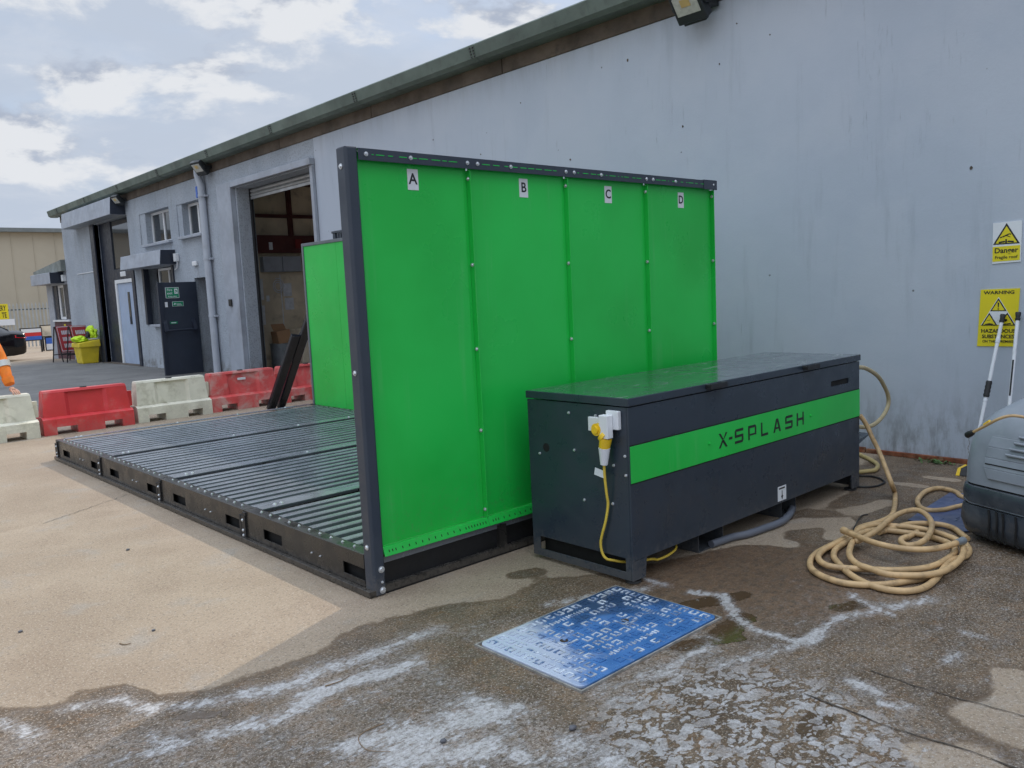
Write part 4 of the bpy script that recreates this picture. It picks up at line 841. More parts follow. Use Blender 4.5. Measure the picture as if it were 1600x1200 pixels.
# ------------------------------------------------------------------ water-filled barriers
def barrier(loc, label, m, L=1.10, tilt=0.0):
    t = thing('road_barrier', loc, label, 'barrier', 'water-filled barriers in a row across the yard', rz=tilt, local=True)
    b = MB(); fy = lambda hw: hw
    n1, n2 = (L*.14, L*.36), (L*.66, L*.86)
    def low(a, c, z0):
        b.prism([(-.205, z0), (-.192, .205), (-.135, .232), (.135, .232), (.192, .205), (.205, z0)], lambda u, v, s: (s, u, v), a, c)
    cuts = [0, n1[0], n1[1], n2[0], n2[1], L]
    for i in range(5): low(cuts[i]+(0.0004 if i else 0), cuts[i+1]-.0004, .10 if i in (1, 3) else 0.0)
    def up(a0, a1, c0, c1, h0, h1):      # a: left x at bottom/top, c: right x
        b.hexa([(a0, -h0, .233), (c0, -h0, .233), (c0, h0, .233), (a0, h0, .233), (a1, -h1, .545), (c1, -h1, .545), (c1, h1, .545), (a1, h1, .545)])
    e = .012
    up(.02, .045, L*.27, L*.27, .132, .088); up(L*.73, L*.73, L-.02, L-.045, .132, .088)
    up(L*.27+.001, L*.27+.001, L*.73-.001, L*.73-.001, .098, .056)
    for xa, xb in ((L*.27, L*.31), (L*.73, L*.69)):     # slanted cheeks of the recess
        for s in (-1, 1):
            b.hexa([(xa, s*.0985, .233), (xb, s*.0985, .233), (xa, s*.132, .233), (xa, s*.131, .233), (xa, s*.0565, .545), (xb, s*.0565, .545), (xa, s*.088, .545), (xa, s*.087, .545)])
    b.hexa([(.045, -.090, .546), (L-.045, -.090, .546), (L-.045, .090, .546), (.045, .090, .546), (.055, -.078, .575), (L-.055, -.078, .575), (L-.055, .078, .575), (.055, .078, .575)])
    b.build('shell', m, t)
    c = MB(); c.cyl((L*.5, 0, .575), (L*.5, 0, .590), .045, .042, 14); c.build('filler_cap', M['black_rubber'], t, smooth=40)
    k = MB(); k.box(L-.02, L+.035, -.035, .035, .25, .46); k.build('joining_lug', m, t)
    return t
ry = rise(np.array([12.2]))[0]
barrier((1.46, 12.14, 0), 'white barrier at the left edge, under the orange sleeved hand', M['barrier_white'], 1.12, .0)
barrier((2.64, 12.20, 0), 'bright red barrier between two white ones', M['barrier_red'], 1.13, -.02)
barrier((3.83, 12.22, 0), 'stained white barrier between two red ones', M['barrier_white'], 1.06, -.01)
br2 = barrier((4.90, 12.26, 0), 'faded red barrier with a small white label, behind the leaning black posts', M['barrier_red_worn'], 1.12, -.015)
k = MB(); k.box(.47, .60, -.105, -.0985+.001, .44, .475); k.build('label_plate', M['label_white'], br2)
barrier((6.03, 12.24, 0), 'worn red barrier half hidden by the green side wall, last of the row', M['barrier_red_worn'], 1.1, -.01)

# leaning black channel posts
for i, (bx, by, tx, tz, ty) in enumerate([(5.57, 11.50, 5.540, 1.136, 10.50), (5.77, 11.58, 5.62, 1.62, 10.0)]):
    a = Vector((bx, by, .02)); c = Vector((tx, ty, tz)); d = (c-a).normalized(); s = Vector((1, 0, 0)); s = (s-d*s.dot(d)).normalized(); w = d.cross(s)
    mb = MB(); ln = (c-a).length
    mb.prism([(-.055, -.035), (.045, -.035), (.065, -.012), (.065, .03), (.058, .03), (.058, -.022), (-.062, -.022), (-.062, .03), (-.07, .03), (-.07, -.018)], lambda u, v, t: a+s*u+w*v+d*t, 0, ln)
    o = mb.build('channel_post', mat('post_black_%d' % i, (.010, .013, .022), .18, var=0.02, rvar=0.02), None, bevel=.003)
    tag(o, ['left one of two black steel posts leaning on the end of the green side wall', 'right one of two black steel posts leaning on the end of the green side wall'][i], 'post', 'black posts leaning behind the wash bay')
# spare grating behind the side wall
gr = thing('floor_grating', (5.66, 9.05, 0), 'dark slatted grating standing behind the green side wall, only its top showing', 'grating')
f = MB(); f.box(5.62, 5.66, 8.62, 8.68, 0, 2.44); f.box(5.62, 5.66, 9.42, 9.48, 0, 2.44); f.box(5.615, 5.70, 8.60, 9.50, 2.441, 2.47); f.box(5.62, 5.66, 8.681, 9.419, 2.2, 2.25); f.box(5.62, 5.66, 8.681, 9.419, 0, .05); f.build('frame', M['post_paint'], gr, bevel=.004)
sm = MB().box(-.012, .012, -.018, .018, 0, 2.14).mesh('slat', M['post_paint'])
for k in range(12):
    o = bpy.data.objects.new('slat', sm); put(o, gr); o.location = Vector((5.64, 8.73+k*.058, .055))-OFFS[gr.name]
    if k > -1: o.scale = (1, 1, 1)
sm2 = MB().box(-.012, .012, -.018, .018, 0, .18).mesh('slat', M['post_paint'])
for k in range(12):
    o = bpy.data.objects.new('slat', sm2); put(o, gr); o.location = Vector((5.64, 8.73+k*.058, 2.255))-OFFS[gr.name]

# ------------------------------------------------------------------ blue chamber cover
MX0, MX1, MY0, MY1 = 2.270, 3.230, 2.172, 2.806
mc = thing('chamber_cover', (2.75, 2.49, 0), 'wet blue rectangular chamber cover with raised treads set in the concrete', 'chamber cover')
def rrect(x0, x1, y0, y1, r, n=4):
    P = []
    for cx, cy, a0 in ((x1-r, y1-r, 0), (x0+r, y1-r, 90), (x0+r, y0+r, 180), (x1-r, y0+r, 270)):
        for k in range(n+1): a = math.radians(a0+90*k/n); P.append((cx+r*math.cos(a), cy+r*math.sin(a)))
    return P
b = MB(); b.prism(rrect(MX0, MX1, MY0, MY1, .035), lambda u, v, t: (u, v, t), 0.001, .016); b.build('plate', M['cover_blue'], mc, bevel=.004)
fr = MB()
for a, c in ((MX0-.014, MX0-.006), (MX1+.006, MX1+.014)): fr.box(a, c, MY0-.014, MY1+.014, 0, .010)
for a, c in ((MY0-.014, MY0-.006), (MY1+.006, MY1+.014)): fr.box(MX0-.0055, MX1+.0055, a, c, 0, .010)
fr.build('cover_frame', mat('frame_metal', (.25, .24, .22), .5, var=.3, scale=20), mc)
def ctread():
    m_ = MB(); w, t, h = .0195, .0070, .004
    m_.box(-w, w, -w, -w+t, 0, h); m_.box(-w, -w+t, -w+t+.0002, w-t-.0002, 0, h); m_.box(-w, w, w-t, w, 0, h); m_.box(w-t, w, -w+t+.0002, -w+2*t, 0, h)
    return m_
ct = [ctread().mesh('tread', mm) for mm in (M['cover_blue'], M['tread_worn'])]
nx_, ny_ = 15, 10
for i in range(nx_):
    for j in range(ny_):
        if (i+j) % 2 and not (i in (0, nx_-1)): 
            if rnd.random() < .04: continue
        x = MX0+.045+i*(MX1-MX0-.09)/(nx_-1); y = MY0+.045+j*(MY1-MY0-.09)/(ny_-1)
        if 4 <= i <= 10 and j in (1,): continue
        if 4 <= i <= 10 and j in (8,): continue
        if i in (1,) and 3 <= j <= 6: continue
        if i in (12,) and 3 <= j <= 7: continue
        o = bpy.data.objects.new('tread', ct[1 if rnd.random() < .62 else 0]); put(o, mc)
        o.location = Vector((x+rnd.uniform(-.002, .002), y, .0158))-OFFS[mc.name]; o.rotation_euler = (0, 0, math.radians(90*((i+2*j) % 4)))
bt = MB()
for (cx, cy, ln, hh, ax) in ((2.75, MY0+.108, .36, .028, 0), (2.75, MY1-.108, .36, .028, 0), (MX0+.105, 2.49, .24, .016, 1), (MX1-.165, 2.49, .30, .03, 1)):
    k = int(ln/.019)
    for q in range(k):
        p = -ln/2+q*.019; w = rnd.choice((.006, .010, .012)); h2 = hh*rnd.choice((.5, 1, 1))/2
        if ax == 0: bt.box(cx+p, cx+p+w, cy-h2, cy+h2, .0158, .019)
        else: bt.box(cx-h2, cx+h2, cy+p, cy+p+w, .0158, .019)
tag(bt.build('raised_bars', M['tread_worn'], mc), kind='stuff')
kh = MB()
for x, y in ((2.545, 2.53), (2.90, 2.47)): kh.tube([(x, y, .0155), (x, y, .0166)], .020, 12)
kh.build('key_hole', mat('mud', (.035, .022, .014), .6), mc)
kr = MB()
for x, y in ((2.545, 2.53), (2.90, 2.47)): kr.box(x-.045, x+.045, y-.046, y-.036, .0158, .020); kr.box(x-.045, x-.035, y-.0355, y+.03, .0158, .020)
kr.build('key_surround', M['tread_worn'], mc)
# second blue plate under the hose
bp = thing('blue_floor_plate', (5.75, 2.0, 0), 'scuffed flat blue plate on the floor beside the hose coil', 'floor plate')
b = MB(); b.prism([(5.36, 2.15), (5.30, 1.80), (5.55, 1.62), (6.28, 1.95), (6.22, 2.20), (5.80, 2.18)][::-1], lambda u, v, t: (u, v, t), .001, .010); b.build('plate', M['blue_plate'], bp, bevel=.002)
b = MB()
for k in range(26): x = 5.42+rnd.random()*.7; y = 1.80+rnd.random()*.3; b.box(x, x+.05, y, y+.008, .0098, .0125)
tag(b.build('ribs', M['blue_plate'], bp), kind='stuff')

# ------------------------------------------------------------------ hoses
HS = {'A':[(5.933,2.477,0.018),(5.682,2.365,0.018),(5.499,2.297,0.018),(5.315,2.249,0.018),(5.152,2.255,0.018),(5.044,2.284,0.018),(4.939,2.290,0.018),(4.796,2.268,0.018),(4.645,2.263,0.018),(4.496,2.263,0.018),(4.358,2.259,0.018),(4.222,2.224,0.018),(4.115,2.165,0.018),(4.050,2.093,0.018),(4.014,2.008,0.018),(4.006,1.920,0.018),(4.047,1.832,0.018),(4.126,1.756,0.018),(4.221,1.705,0.018),(4.305,1.660,0.018),(4.439,1.627,0.018),(4.607,1.616,0.018),(4.789,1.631,0.018),(4.927,1.662,0.018),(5.028,1.713,0.018)],
      'B':[(4.990,1.700,0.030),(5.065,1.772,0.030),(5.118,1.879,0.030),(5.140,1.971,0.030),(5.130,2.067,0.030),(5.094,2.155,0.030),(5.058,2.222,0.030),(4.948,2.255,0.030),(4.823,2.250,0.030),(4.675,2.240,0.030),(4.510,2.241,0.030),(4.385,2.236,0.030),(4.273,2.204,0.030),(4.199,2.149,0.030),(4.168,2.078,0.030),(4.196,1.998,0.030),(4.257,1.895,0.030),(4.322,1.796,0.030),(4.421,1.712,0.030),(4.528,1.673,0.030),(4.637,1.664,0.030),(4.766,1.667,0.030),(4.879,1.697,0.030)],
      'C':[(4.910,1.708,0.020),(4.988,1.771,0.020),(5.034,1.861,0.020),(5.055,1.952,0.020),(5.042,2.039,0.020),(5.019,2.138,0.020),(4.971,2.206,0.020),(4.863,2.232,0.020),(4.757,2.227,0.020),(4.613,2.218,0.020),(4.479,2.204,0.020),(4.354,2.153,0.020),(4.259,2.075,0.020),(4.161,1.981,0.020),(4.084,1.874,0.020),(4.047,1.771,0.020),(4.059,1.686,0.020),(4.107,1.630,0.020),(4.192,1.599,0.020),(4.336,1.601,0.020),(4.526,1.630,0.020),(4.690,1.646,0.020),(4.819,1.617,0.020),(4.956,1.650,0.020)],
      'D':[(4.906,1.668,0.050),(4.760,1.612,0.050),(4.601,1.584,0.050),(4.417,1.584,0.050),(4.301,1.624,0.050),(4.229,1.696,0.050),(4.182,1.780,0.050),(4.208,1.879,0.050),(4.232,1.955,0.050),(4.301,2.027,0.050),(4.401,2.085,0.050),(4.553,2.142,0.050),(4.679,2.169,0.050)],
      'E':[(4.584,2.125,0.060),(4.705,2.123,0.060),(4.869,2.131,0.060),(5.075,2.162,0.060),(5.290,2.177,0.060),(5.426,2.141,0.060),(5.405,2.074,0.060),(5.269,1.978,0.060),(5.096,1.905,0.060),(4.878,1.850,0.060),(4.750,1.847,0.060),(4.686,1.874,0.060),(4.706,1.919,0.060),(4.770,1.949,0.060),(4.831,1.946,0.060)],
      'F':[(4.654,2.230,0.085),(4.586,2.105,0.085),(4.537,1.986,0.085),(4.531,1.883,0.085),(4.557,1.797,0.085),(4.622,1.727,0.085),(4.725,1.684,0.085),(4.859,1.656,0.085)],
      'G':[(5.218,2.095,0.020),(5.304,2.019,0.020),(5.334,1.938,0.020),(5.305,1.857,0.020),(5.210,1.776,0.020)],
      'H':[(6.077,2.044,0.020),(6.191,2.146,0.020),(6.252,2.241,0.020),(6.227,2.306,0.020),(6.073,2.322,0.020),(5.840,2.277,0.020),(5.678,2.202,0.020),(5.616,2.124,0.020),(5.686,2.051,0.020),(5.853,1.998,0.020)],}
def hose_path(keys):
    P = []
    for k in keys: P += [Vector(p) for p in (HS[k][1:] if P else HS[k])]
    return P
def relax(P, r=.0175):
    return spline(P, 5)
hz = thing('washdown_hose', (4.7, 2.0, 0), 'long tan washdown hose coiled on the ground in front of the grey washer', 'hose')
drop = [(5.990,2.754,0.557),(6.028,2.723,0.482),(6.029,2.680,0.389),(6.035,2.635,0.296),(5.884,2.518,0.204),(5.828,2.453,0.111),(5.911,2.463,0.018)]
main = [Vector(p) for p in drop] + [Vector(p) for p in HS['A'][2:]] + [Vector(p) for p in HS['B'][1:]] + [Vector(p) for p in HS['C'][1:]] + [Vector((5.05, 1.72, .03))]
h = MB(); h.tube(spline(main, 5), .0172, 10)
h.tube(spline([Vector(p) for p in HS['D']] + [Vector(HS['E'][0])] + [Vector(p) for p in HS['E'][1:]] + [Vector((4.90, 1.99, .02)), Vector((5.1, 1.99, .018))], 5), .0172, 10)
h.tube(spline(HS['F'], 5), .0172, 10); h.tube(spline([(4.95, 2.16, .018)]+HS['G']+[(5.14, 1.72, .018)], 5), .0172, 10); h.tube(spline([(6.0, 1.70, .05)]+HS['H']+[(6.0, 1.90, .03)], 5), .0172, 10)
h.build('hose_coil', M['hose_rubber'], hz, smooth=60)
for pa, pb in ((HS['F'][-1], HS['F'][-2]), (HS['F'][0], HS['F'][1])):
    pa = Vector(pa); pb = Vector(pb); q = (pa-pb).normalized(); h = MB(); h.tube([pa-q*.05, pa-q*.01, pa, pa+q*.02], [.0195, .0195, .022, .022], 12); h.build('coupling', M['galvanised'] if pa == Vector(HS['F'][-1]) else M['hose_rubber'], hz, smooth=40)
lp_ = [(6.514,3.000,0.857),(6.664,3.000,0.826),(6.855,3.000,0.748),(6.979,3.000,0.648),(7.055,3.000,0.552),(7.043,3.000,0.465),(6.931,3.000,0.392),(6.784,3.000,0.353),(6.641,3.000,0.352),(6.502,3.000,0.373)]
h = MB(); h.tube(spline([(5.98, 3.02, .80), (6.25, 3.0, .87)]+lp_+[(6.2, 3.0, .42), (5.98, 3.02, .46)], 5), .0172, 10); h.build('hose_loop', mat('hose_olive', (.40, .33, .19), .5, var=.12, scale=8), hz, smooth=60)
h = MB(); h.tube(spline([(7.105,3.301,0.020),(7.048,3.235,0.020),(6.917,3.091,0.020),(6.758,2.961,0.020),(6.569,2.894,0.020),(6.492,2.921,0.020),(6.398,2.973,0.020)], 5), .017, 10); h.build('hose_tail', mat('hose_yellowish', (.44, .34, .14), .5, var=.12, scale=8), hz, smooth=60)
h = MB(); h.tube(spline([(6.328,2.950,0.010),(6.338,2.914,0.010),(6.370,2.816,0.010),(6.272,2.694,0.010),(6.134,2.672,0.010),(6.029,2.713,0.010),(5.994,2.795,0.010)], 5), .0075, 8); o = h.build('black_cable', M['black_rubber'], None, smooth=60); tag(o, 'thin black cable looped on the ground at the right end of the cabinet', 'cable')
h = MB(); h.tube(spline([(4.108,2.800,0.025),(4.208,2.790,0.025),(4.310,2.780,0.025),(4.417,2.745,0.025),(4.597,2.727,0.025),(4.775,2.719,0.025),(4.959,2.761,0.025),(5.162,2.847,0.025)], 5), .024, 10); o = h.build('drain_hose', M['grey_hose'], None, smooth=60); tag(o, 'smooth grey drain hose lying under the front of the cabinet', 'hose')
h = MB(); h.tube(spline([(4.78, 2.241, 0.06), (4.951, 2.3, 0.05), (5.259, 2.409, 0.012), (5.332, 2.399, 0.006)], 5), .004, 6); o = h.build('hose_tie', M['black_rubber'], hz, smooth=60)

# ------------------------------------------------------------------ pressure washer at the right edge
wsh = thing('pressure_washer', (5.45, 1.3, 0), 'grey plastic bodied pressure washer with a dark bumper, cut off at the right edge', 'pressure washer')
C0 = Vector((5.195, 1.832, 0)); UU = Vector((-.393, -.919, 0)); VV = Vector((.919, -.393, 0))
def wring(z, u0, u1, v0, v1, r, n=6):
    P = []
    for cu, cv, a0 in ((u0+r, v0+r, 180), (u1-r, v0+r, 270), (u1-r, v1-r, 0), (u0+r, v1-r, 90)):
        for k in range(n+1):
            a = math.radians(a0+90*k/n); p = C0+UU*(cu+r*math.cos(a))+VV*(cv+r*math.sin(a)); P.append((p.x, p.y, z))
    return P
b = MB(); b.loft([wring(.03, .05, .78, .05, 1.15, .10), wring(.06, .015, .81, .015, 1.19, .13), wring(.13, -.004, .83, -.005, 1.21, .14), wring(.20, .0, .83, .0, 1.21, .14), wring(.225, .004, .825, .006, 1.2, .14)]); b.build('lower_bumper', M['washer_dark'], wsh, smooth=50)
b = MB(); b.loft([wring(.226, .016, .81, .018, 1.19, .13), wring(.238, .016, .81, .018, 1.19, .13)]); b.build('bumper_seam', M['dark_void'], wsh)
b = MB(); b.loft([wring(.239, .004, .825, .006, 1.2, .14), wring(.30, .002, .828, .004, 1.2, .14), wring(.335, .006, .825, .012, 1.19, .14), wring(.342, .014, .82, .02, 1.18, .14)]); b.build('bumper_band', M['washer_dark'], wsh, smooth=50)
b = MB(); b.loft([wring(.3425, .020, .815, .028, 1.17, .13), wring(.352, .020, .815, .028, 1.17, .13)]); b.build('body_seam', M['dark_void'], wsh)
b = MB(); b.loft([wring(.3525, .012, .82, .018, 1.18, .14), wring(.46, .012, .80, .03, 1.16, .13), wring(.58, .022, .78, .055, 1.12, .12), wring(.64, .038, .77, .075, 1.10, .11), wring(.70, .070, .75, .10, 1.08, .10), wring(.76, .125, .72, .135, 1.05, .09), wring(.82, .205, .68, .18, .98, .09), wring(.90, .315, .62, .25, .90, .09), wring(.97, .42, .55, .34, .80, .06)]); b.build('body_shell', M['washer_grey'], wsh, smooth=60)
def wp(u, v, z): return C0+UU*u+VV*v+Vector((0, 0, z))
b = MB()     # raised front panel with its groove and louvres
def face_v(z): return float(np.interp(z, [.36, .46, .58, .66, .74, .82], [.019, .03, .06, .095, .14, .20]))
pz = [.40, .46, .52, .58, .64, .70, .76]
for i in range(len(pz)-1):
    z0, z1 = pz[i], pz[i+1]; ua = lambda z: .20+max(0, (.43-z))*1.2+max(0, z-.6)*.25
    b.hexa([wp(ua(z0), face_v(z0)-.012, z0), wp(.66, face_v(z0)-.012, z0), wp(.66, face_v(z0)+.02, z0), wp(ua(z0), face_v(z0)+.02, z0), wp(ua(z1), face_v(z1)-.012, z1), wp(.62, face_v(z1)-.012, z1), wp(.62, face_v(z1)+.02, z1), wp(ua(z1), face_v(z1)+.02, z1)])
b.build('front_cover', M['washer_grey'], wsh, bevel=.004)
b = MB()
for k in range(4):
    z = .555+k*.034; u = .335+k*.016; b.tube([wp(u, face_v(z)-.022, z), wp(u+.16, face_v(z)-.022, z)], .008, 8)
b.build('louvre', M['washer_grey'], wsh, smooth=60)
b = MB(); b.tube([wp(.21, face_v(.485)-.0135, .485), wp(.66, face_v(.485)-.0135, .485)], .0035, 6); b.build('cover_groove', M['dark_void'], wsh)
b = MB(); b.tube(spline([wp(.10, -.008, .262), wp(.14, -.014, .245), wp(.2, -.014, .243), wp(.5, -.014, .243)], 5), .004, 6); b.build('bumper_rib', M['washer_dark'], wsh, smooth=60)
b = MB()
for u in (.26, .31, .35, .43): b.tube(spline([wp(u, -.003, .225), wp(u+.012, -.010, .17), wp(u+.01, -.010, .08), wp(u+.02, .0, .05)], 4), .006, 6)
b.build('loose_strap', M['dark_void'], wsh, smooth=60)
b = MB(); b.hexa([wp(.02, .22, .40), wp(.06, .14, .40), wp(.06, .50, .40), wp(.02, .50, .40), wp(.045, .26, .66), wp(.07, .2, .66), wp(.07, .44, .66), wp(.045, .44, .66)]); b.build('side_bracket', M['washer_grey'], wsh, bevel=.006)
for v in (.28, .95):
    for u in (.06, .77):
        w = MB(); p = wp(u, v, .10); w.cyl(p-UU*.03, p+UU*.03, .099, n=20); w.build('wheel', M['black_rubber'], wsh, smooth=40)
# spray lance lying over the washer
ln = thing('spray_lance', (5.8, 1.93, 0), 'tan spray lance with a black nozzle sticking out over the grey washer', 'lance')
kn = Vector((5.1, 1.703, 0.655)); kd = Vector((4.99, 1.515, 0.776)); dd = (kd-kn).normalized()
b = MB(); b.tube([kn-dd*.028, kn-dd*.022, kn, kn+dd*.024, kn+dd*.036], [.013, .018, .019, .016, .010], 14); b.build('nozzle', M['black_rubber'], ln, smooth=50)
b = MB(); b.tube(spline([kn+dd*.03, kn+dd*.12, kd, kd+dd*.06+Vector((.04, -.02, -.01)), kd+dd*.12+Vector((.12, -.06, -.06))], 4), .0085, 10); b.build('lance_tube', M['hose_rubber'], ln, smooth=50)
b = MB(); b.tube([kn+dd*.11+Vector((.03, 0, .010)), kn+dd*.16+Vector((.03, .004, .012))], .009, 8); b.build('yellow_tie', M['yellow_plastic'], ln)
b = MB()
for k in range(6): b.tube([kn+Vector((-.004*k, .004*math.sin(k*2), -.016-k*.016)), kn+Vector((-.004*k-.002, .004*math.sin(k*2+1.5), -.03-k*.016))], .0025, 5)
b.build('chain', M['chain_steel'], ln)

# two white poles leaning on the wall
for i, (p0, p1, lab) in enumerate([((6.95, 2.27, .25), (7.236, 2.186, 1.235), 'white pole with a black foam grip leaning against the wall, left of the two'), ((6.98, 2.075, .25), (7.236, 2.081, 1.250), 'plain white pole leaning against the wall, right of the two')]):
    p0 = Vector(p0); p1 = Vector(p1); d = (p1-p0).normalized(); base = p0-d*(p0.z/d.z)
    t = thing('leaning_pole', base, lab, 'pole', 'white poles leaning on the wall')
    b = MB(); b.tube([base, p1-d*.06], .0135, 10); b.build('shaft', M['pole_white'], t, smooth=50)
    b = MB(); b.tube([p1-d*.065, p1-d*.05, p1-d*.045, p1-d*.01, p1], [.018, .020, .016, .021, .019], 12); b.build('end_cap', M['black_rubber'], t, smooth=30)
    if i == 0:
        b = MB(); pts = []; rr = []
        for k in range(9): pts.append(p0+d*(.365+k*.016)); rr.append(.024 if k % 2 else .0205)
        b.tube(pts, rr, 12); b.build('grip', M['black_rubber'], t, smooth=50)
        b = MB(); b.tube([p0+d*.80, p0+d*.84], .0165, 10); b.tube([p0+d*.33, p0+d*.35], .0165, 10); b.build('collar', M['paper'], t, smooth=40)
    else:
        b = MB(); b.obox(p0+d*.52+Vector((-.014, 0, 0)), (.002, 0, 0), (0, .006, 0), d*.14); b.build('sticker', M['print_black'], t)

# ------------------------------------------------------------------ wall signs
def tri(cx, cy, s): h = s*.866; return [(cx-s/2, cy-h/3), (cx+s/2, cy-h/3), (cx, cy+2*h/3)]
RW, UW = (0, -1, 0), (0, 0, 1)
s1 = thing('danger_sign', (XW, 2.19, 1.79), 'white and yellow fragile roof danger sign, the upper of two on the wall', 'sign')
b = MB(); o1 = (XW-.0075, 2.185, 1.79)
MB().hexa([(XW-.007, 2.283, 1.632), (XW-.001, 2.283, 1.632), (XW-.001, 2.083, 1.640), (XW-.007, 2.083, 1.640), (XW-.007, 2.281, 1.95), (XW-.001, 2.281, 1.95), (XW-.001, 2.079, 1.955), (XW-.007, 2.079, 1.955)]).build('plate', M['label_white'], s1)
b.flat(tri(0, .045, .188), o1, RW, UW, .0008, 1); b.flat(tri(0, .043, .150), (o1[0]-.001, o1[1], o1[2]), RW, UW, .0006, 0)
b.flat([(-.096, -.142), (.096, -.137), (.096, -.022), (-.096, -.026)], o1, RW, UW, .0008, 0)
q = (o1[0]-.0018, o1[1], o1[2])
b.text('Danger', .056, (q[0], q[1], q[2]-.058), RW, UW, .0006, 1, bold=.018); b.text('Fragile roof', .034, (q[0], q[1], q[2]-.110), RW, UW, .0006, 1, bold=.008)
b.flat([(-.028, .052), (.016, .072), (.024, .066), (-.022, .044)], q, RW, UW, .0006, 1); b.flat([(.022, .074), (.034, .068), (.030, .060), (.020, .066)], q, RW, UW, .0006, 1); b.flat([(-.046, .046), (-.024, .054), (-.022, .048), (-.04, .038)], q, RW, UW, .0006, 1); b.flat([(.0, .06), (.03, .046), (.026, .042), (-.002, .054)], q, RW, UW, .0006, 1)
b.flat([(-.055, .012), (-.012, .018), (-.006, .006), (-.05, .0)], q, RW, UW, .0006, 1); b.flat([(.006, .006), (.012, .018), (.055, .012), (.05, .0)], q, RW, UW, .0006, 1); b.flat([(-.006, .03), (.004, .03), (.006, .001), (-.008, .001)], q, RW, UW, .0006, 1)
b.build('print', [M['print_yellow'], M['print_black']], s1)
s2 = thing('warning_sign', (XW, 2.23, 1.2), 'yellow hazardous substances warning sign behind the leaning white poles', 'sign')
MB().hexa([(XW-.006, 2.384, .978), (XW-.001, 2.384, .978), (XW-.001, 2.105, .980), (XW-.006, 2.105, .980), (XW-.006, 2.362, 1.432), (XW-.001, 2.362, 1.432), (XW-.001, 2.083, 1.435), (XW-.006, 2.083, 1.435)]).build('plate', M['print_yellow'], s2)
b = MB(); o2 = (XW-.0065, 2.232, 1.205); q2 = (o2[0]-.0012, o2[1], o2[2]); q3 = (o2[0]-.0024, o2[1], o2[2])
b.text('WARNING', .036, (o2[0]-.0006, o2[1]-.003, o2[2]+.200), RW, UW, .0006, 1, bold=.022, sx=1.25)
b.flat([(-.125, -.055), (.125, -.055), (.068, .06), (.0, .155), (-.068, .06)][:2]+[(.0, .165)], (o2[0], o2[1], o2[2]), RW, UW, .0005, 2)
for cx, cy in ((0, .088), (-.064, -.026), (.064, -.026)):
    b.flat(tri(cx, cy, .118), q2, RW, UW, .0005, 1); b.flat(tri(cx, cy-.001, .090), q3, RW, UW, .0005, 0)
q4 = (o2[0]-.0034, o2[1], o2[2])
b.flat([(-.006, .122), (.006, .122), (.003, .082), (-.003, .082)], q4, RW, UW, .0005, 1); b.flat([(-.005, .076), (.005, .076), (.005, .067), (-.005, .067)], q4, RW, UW, .0005, 1)
b.flat([(-.095, -.048), (-.06, -.040), (-.036, -.046), (-.036, -.052), (-.095, -.052)], q4, RW, UW, .0005, 1); b.flat([(-.08, -.018), (-.056, -.014), (-.056, -.017), (-.08, -.021)], q4, RW, UW, .0005, 1)
b.flat([(.036, -.046), (.09, -.040), (.092, -.050), (.036, -.052)], q4, RW, UW, .0005, 1); b.flat([(.052+.014*math.cos(a), -.018+.012*math.sin(a)) for a in [k*.785 for k in range(8)]], q4, RW, UW, .0005, 1)
b.text('HAZARDOUS', .040, (q2[0], q2[1], q2[2]-.104), RW, UW, .0006, 1, bold=.022, sx=1.02); b.text('SUBSTANCES', .040, (q2[0], q2[1], q2[2]-.148), RW, UW, .0006, 1, bold=.022, sx=.98); b.text('ON THESE PREMISES', .026, (q2[0], q2[1], q2[2]-.187), RW, UW, .0006, 1, bold=.016, sx=.96)
b.build('print', [M['print_yellow'], M['print_black'], M['label_white']], s2)
for x, t in ((2.19, s1),): pass

# ------------------------------------------------------------------ floodlights
def flood(name_loc, yaw, s, label):
    t = thing('floodlight', name_loc, label, 'floodlight', rz=yaw, local=True)
    pit = math.radians(38); f = Vector((-math.cos(pit), 0, -math.sin(pit))); u = Vector((-math.sin(pit), 0, math.cos(pit))); r = Vector((0, 1, 0)); c = Vector((-.20*s, 0, 0))
    b = MB(); b.obox(c, f*.055*s, r*.16*s, u*.15*s); b.build('housing', M['flood_body'], t, bevel=.012*s)
    b = MB(); b.obox(c+f*.058*s+u*.02*s, f*.004*s, r*.125*s, u*.085*s); b.build('lens', M['flood_glass'], t)
    b = MB(); b.obox(c+f*.064*s+u*.045*s, f*.002*s, r*.05*s, u*.035*s); b.build('led_block', M['led_amber'], t)
    b = MB(); b.obox(c-u*.155*s+f*.0*s, f*.03*s, r*.12*s, u*.02*s); b.cyl(c+r*.165*s, c+r*.185*s, .03*s, n=10); b.cyl(c-r*.185*s, c-r*.165*s, .03*s, n=10); b.build('cooling_base', M['flood_body'], t, bevel=.004*s)
    b = MB()
    for q in (-1, 1): b.hexa([c+r*q*.170*s+Vector((-.02*s, 0, -.02*s)), c+r*q*.176*s+Vector((-.02*s, 0, -.02*s)), Vector((.0, q*.176*s, -.02*s)), Vector((.0, q*.170*s, -.02*s)), c+r*q*.170*s+Vector((-.02*s, 0, .03*s)), c+r*q*.176*s+Vector((-.02*s, 0, .03*s)), Vector((.0, q*.176*s, .03*s)), Vector((.0, q*.170*s, .03*s))])
    b.box(-.008*s, .0, -.18*s, .18*s, -.025*s, .035*s); b.build('bracket', M['flood_body'], t)
    return t
flood((XW-.025, 4.92, 4.285), .0, 1.05, 'large black floodlight under the gutter at the top of the photograph')
flood((XW-.025, 16.95, 4.40), .2, 1.0, 'small black floodlight beside the downpipe top')
flood((XW-.025, 22.20, 4.33), .2, .9, 'small lamp on the wall by the tall entrance canopy')

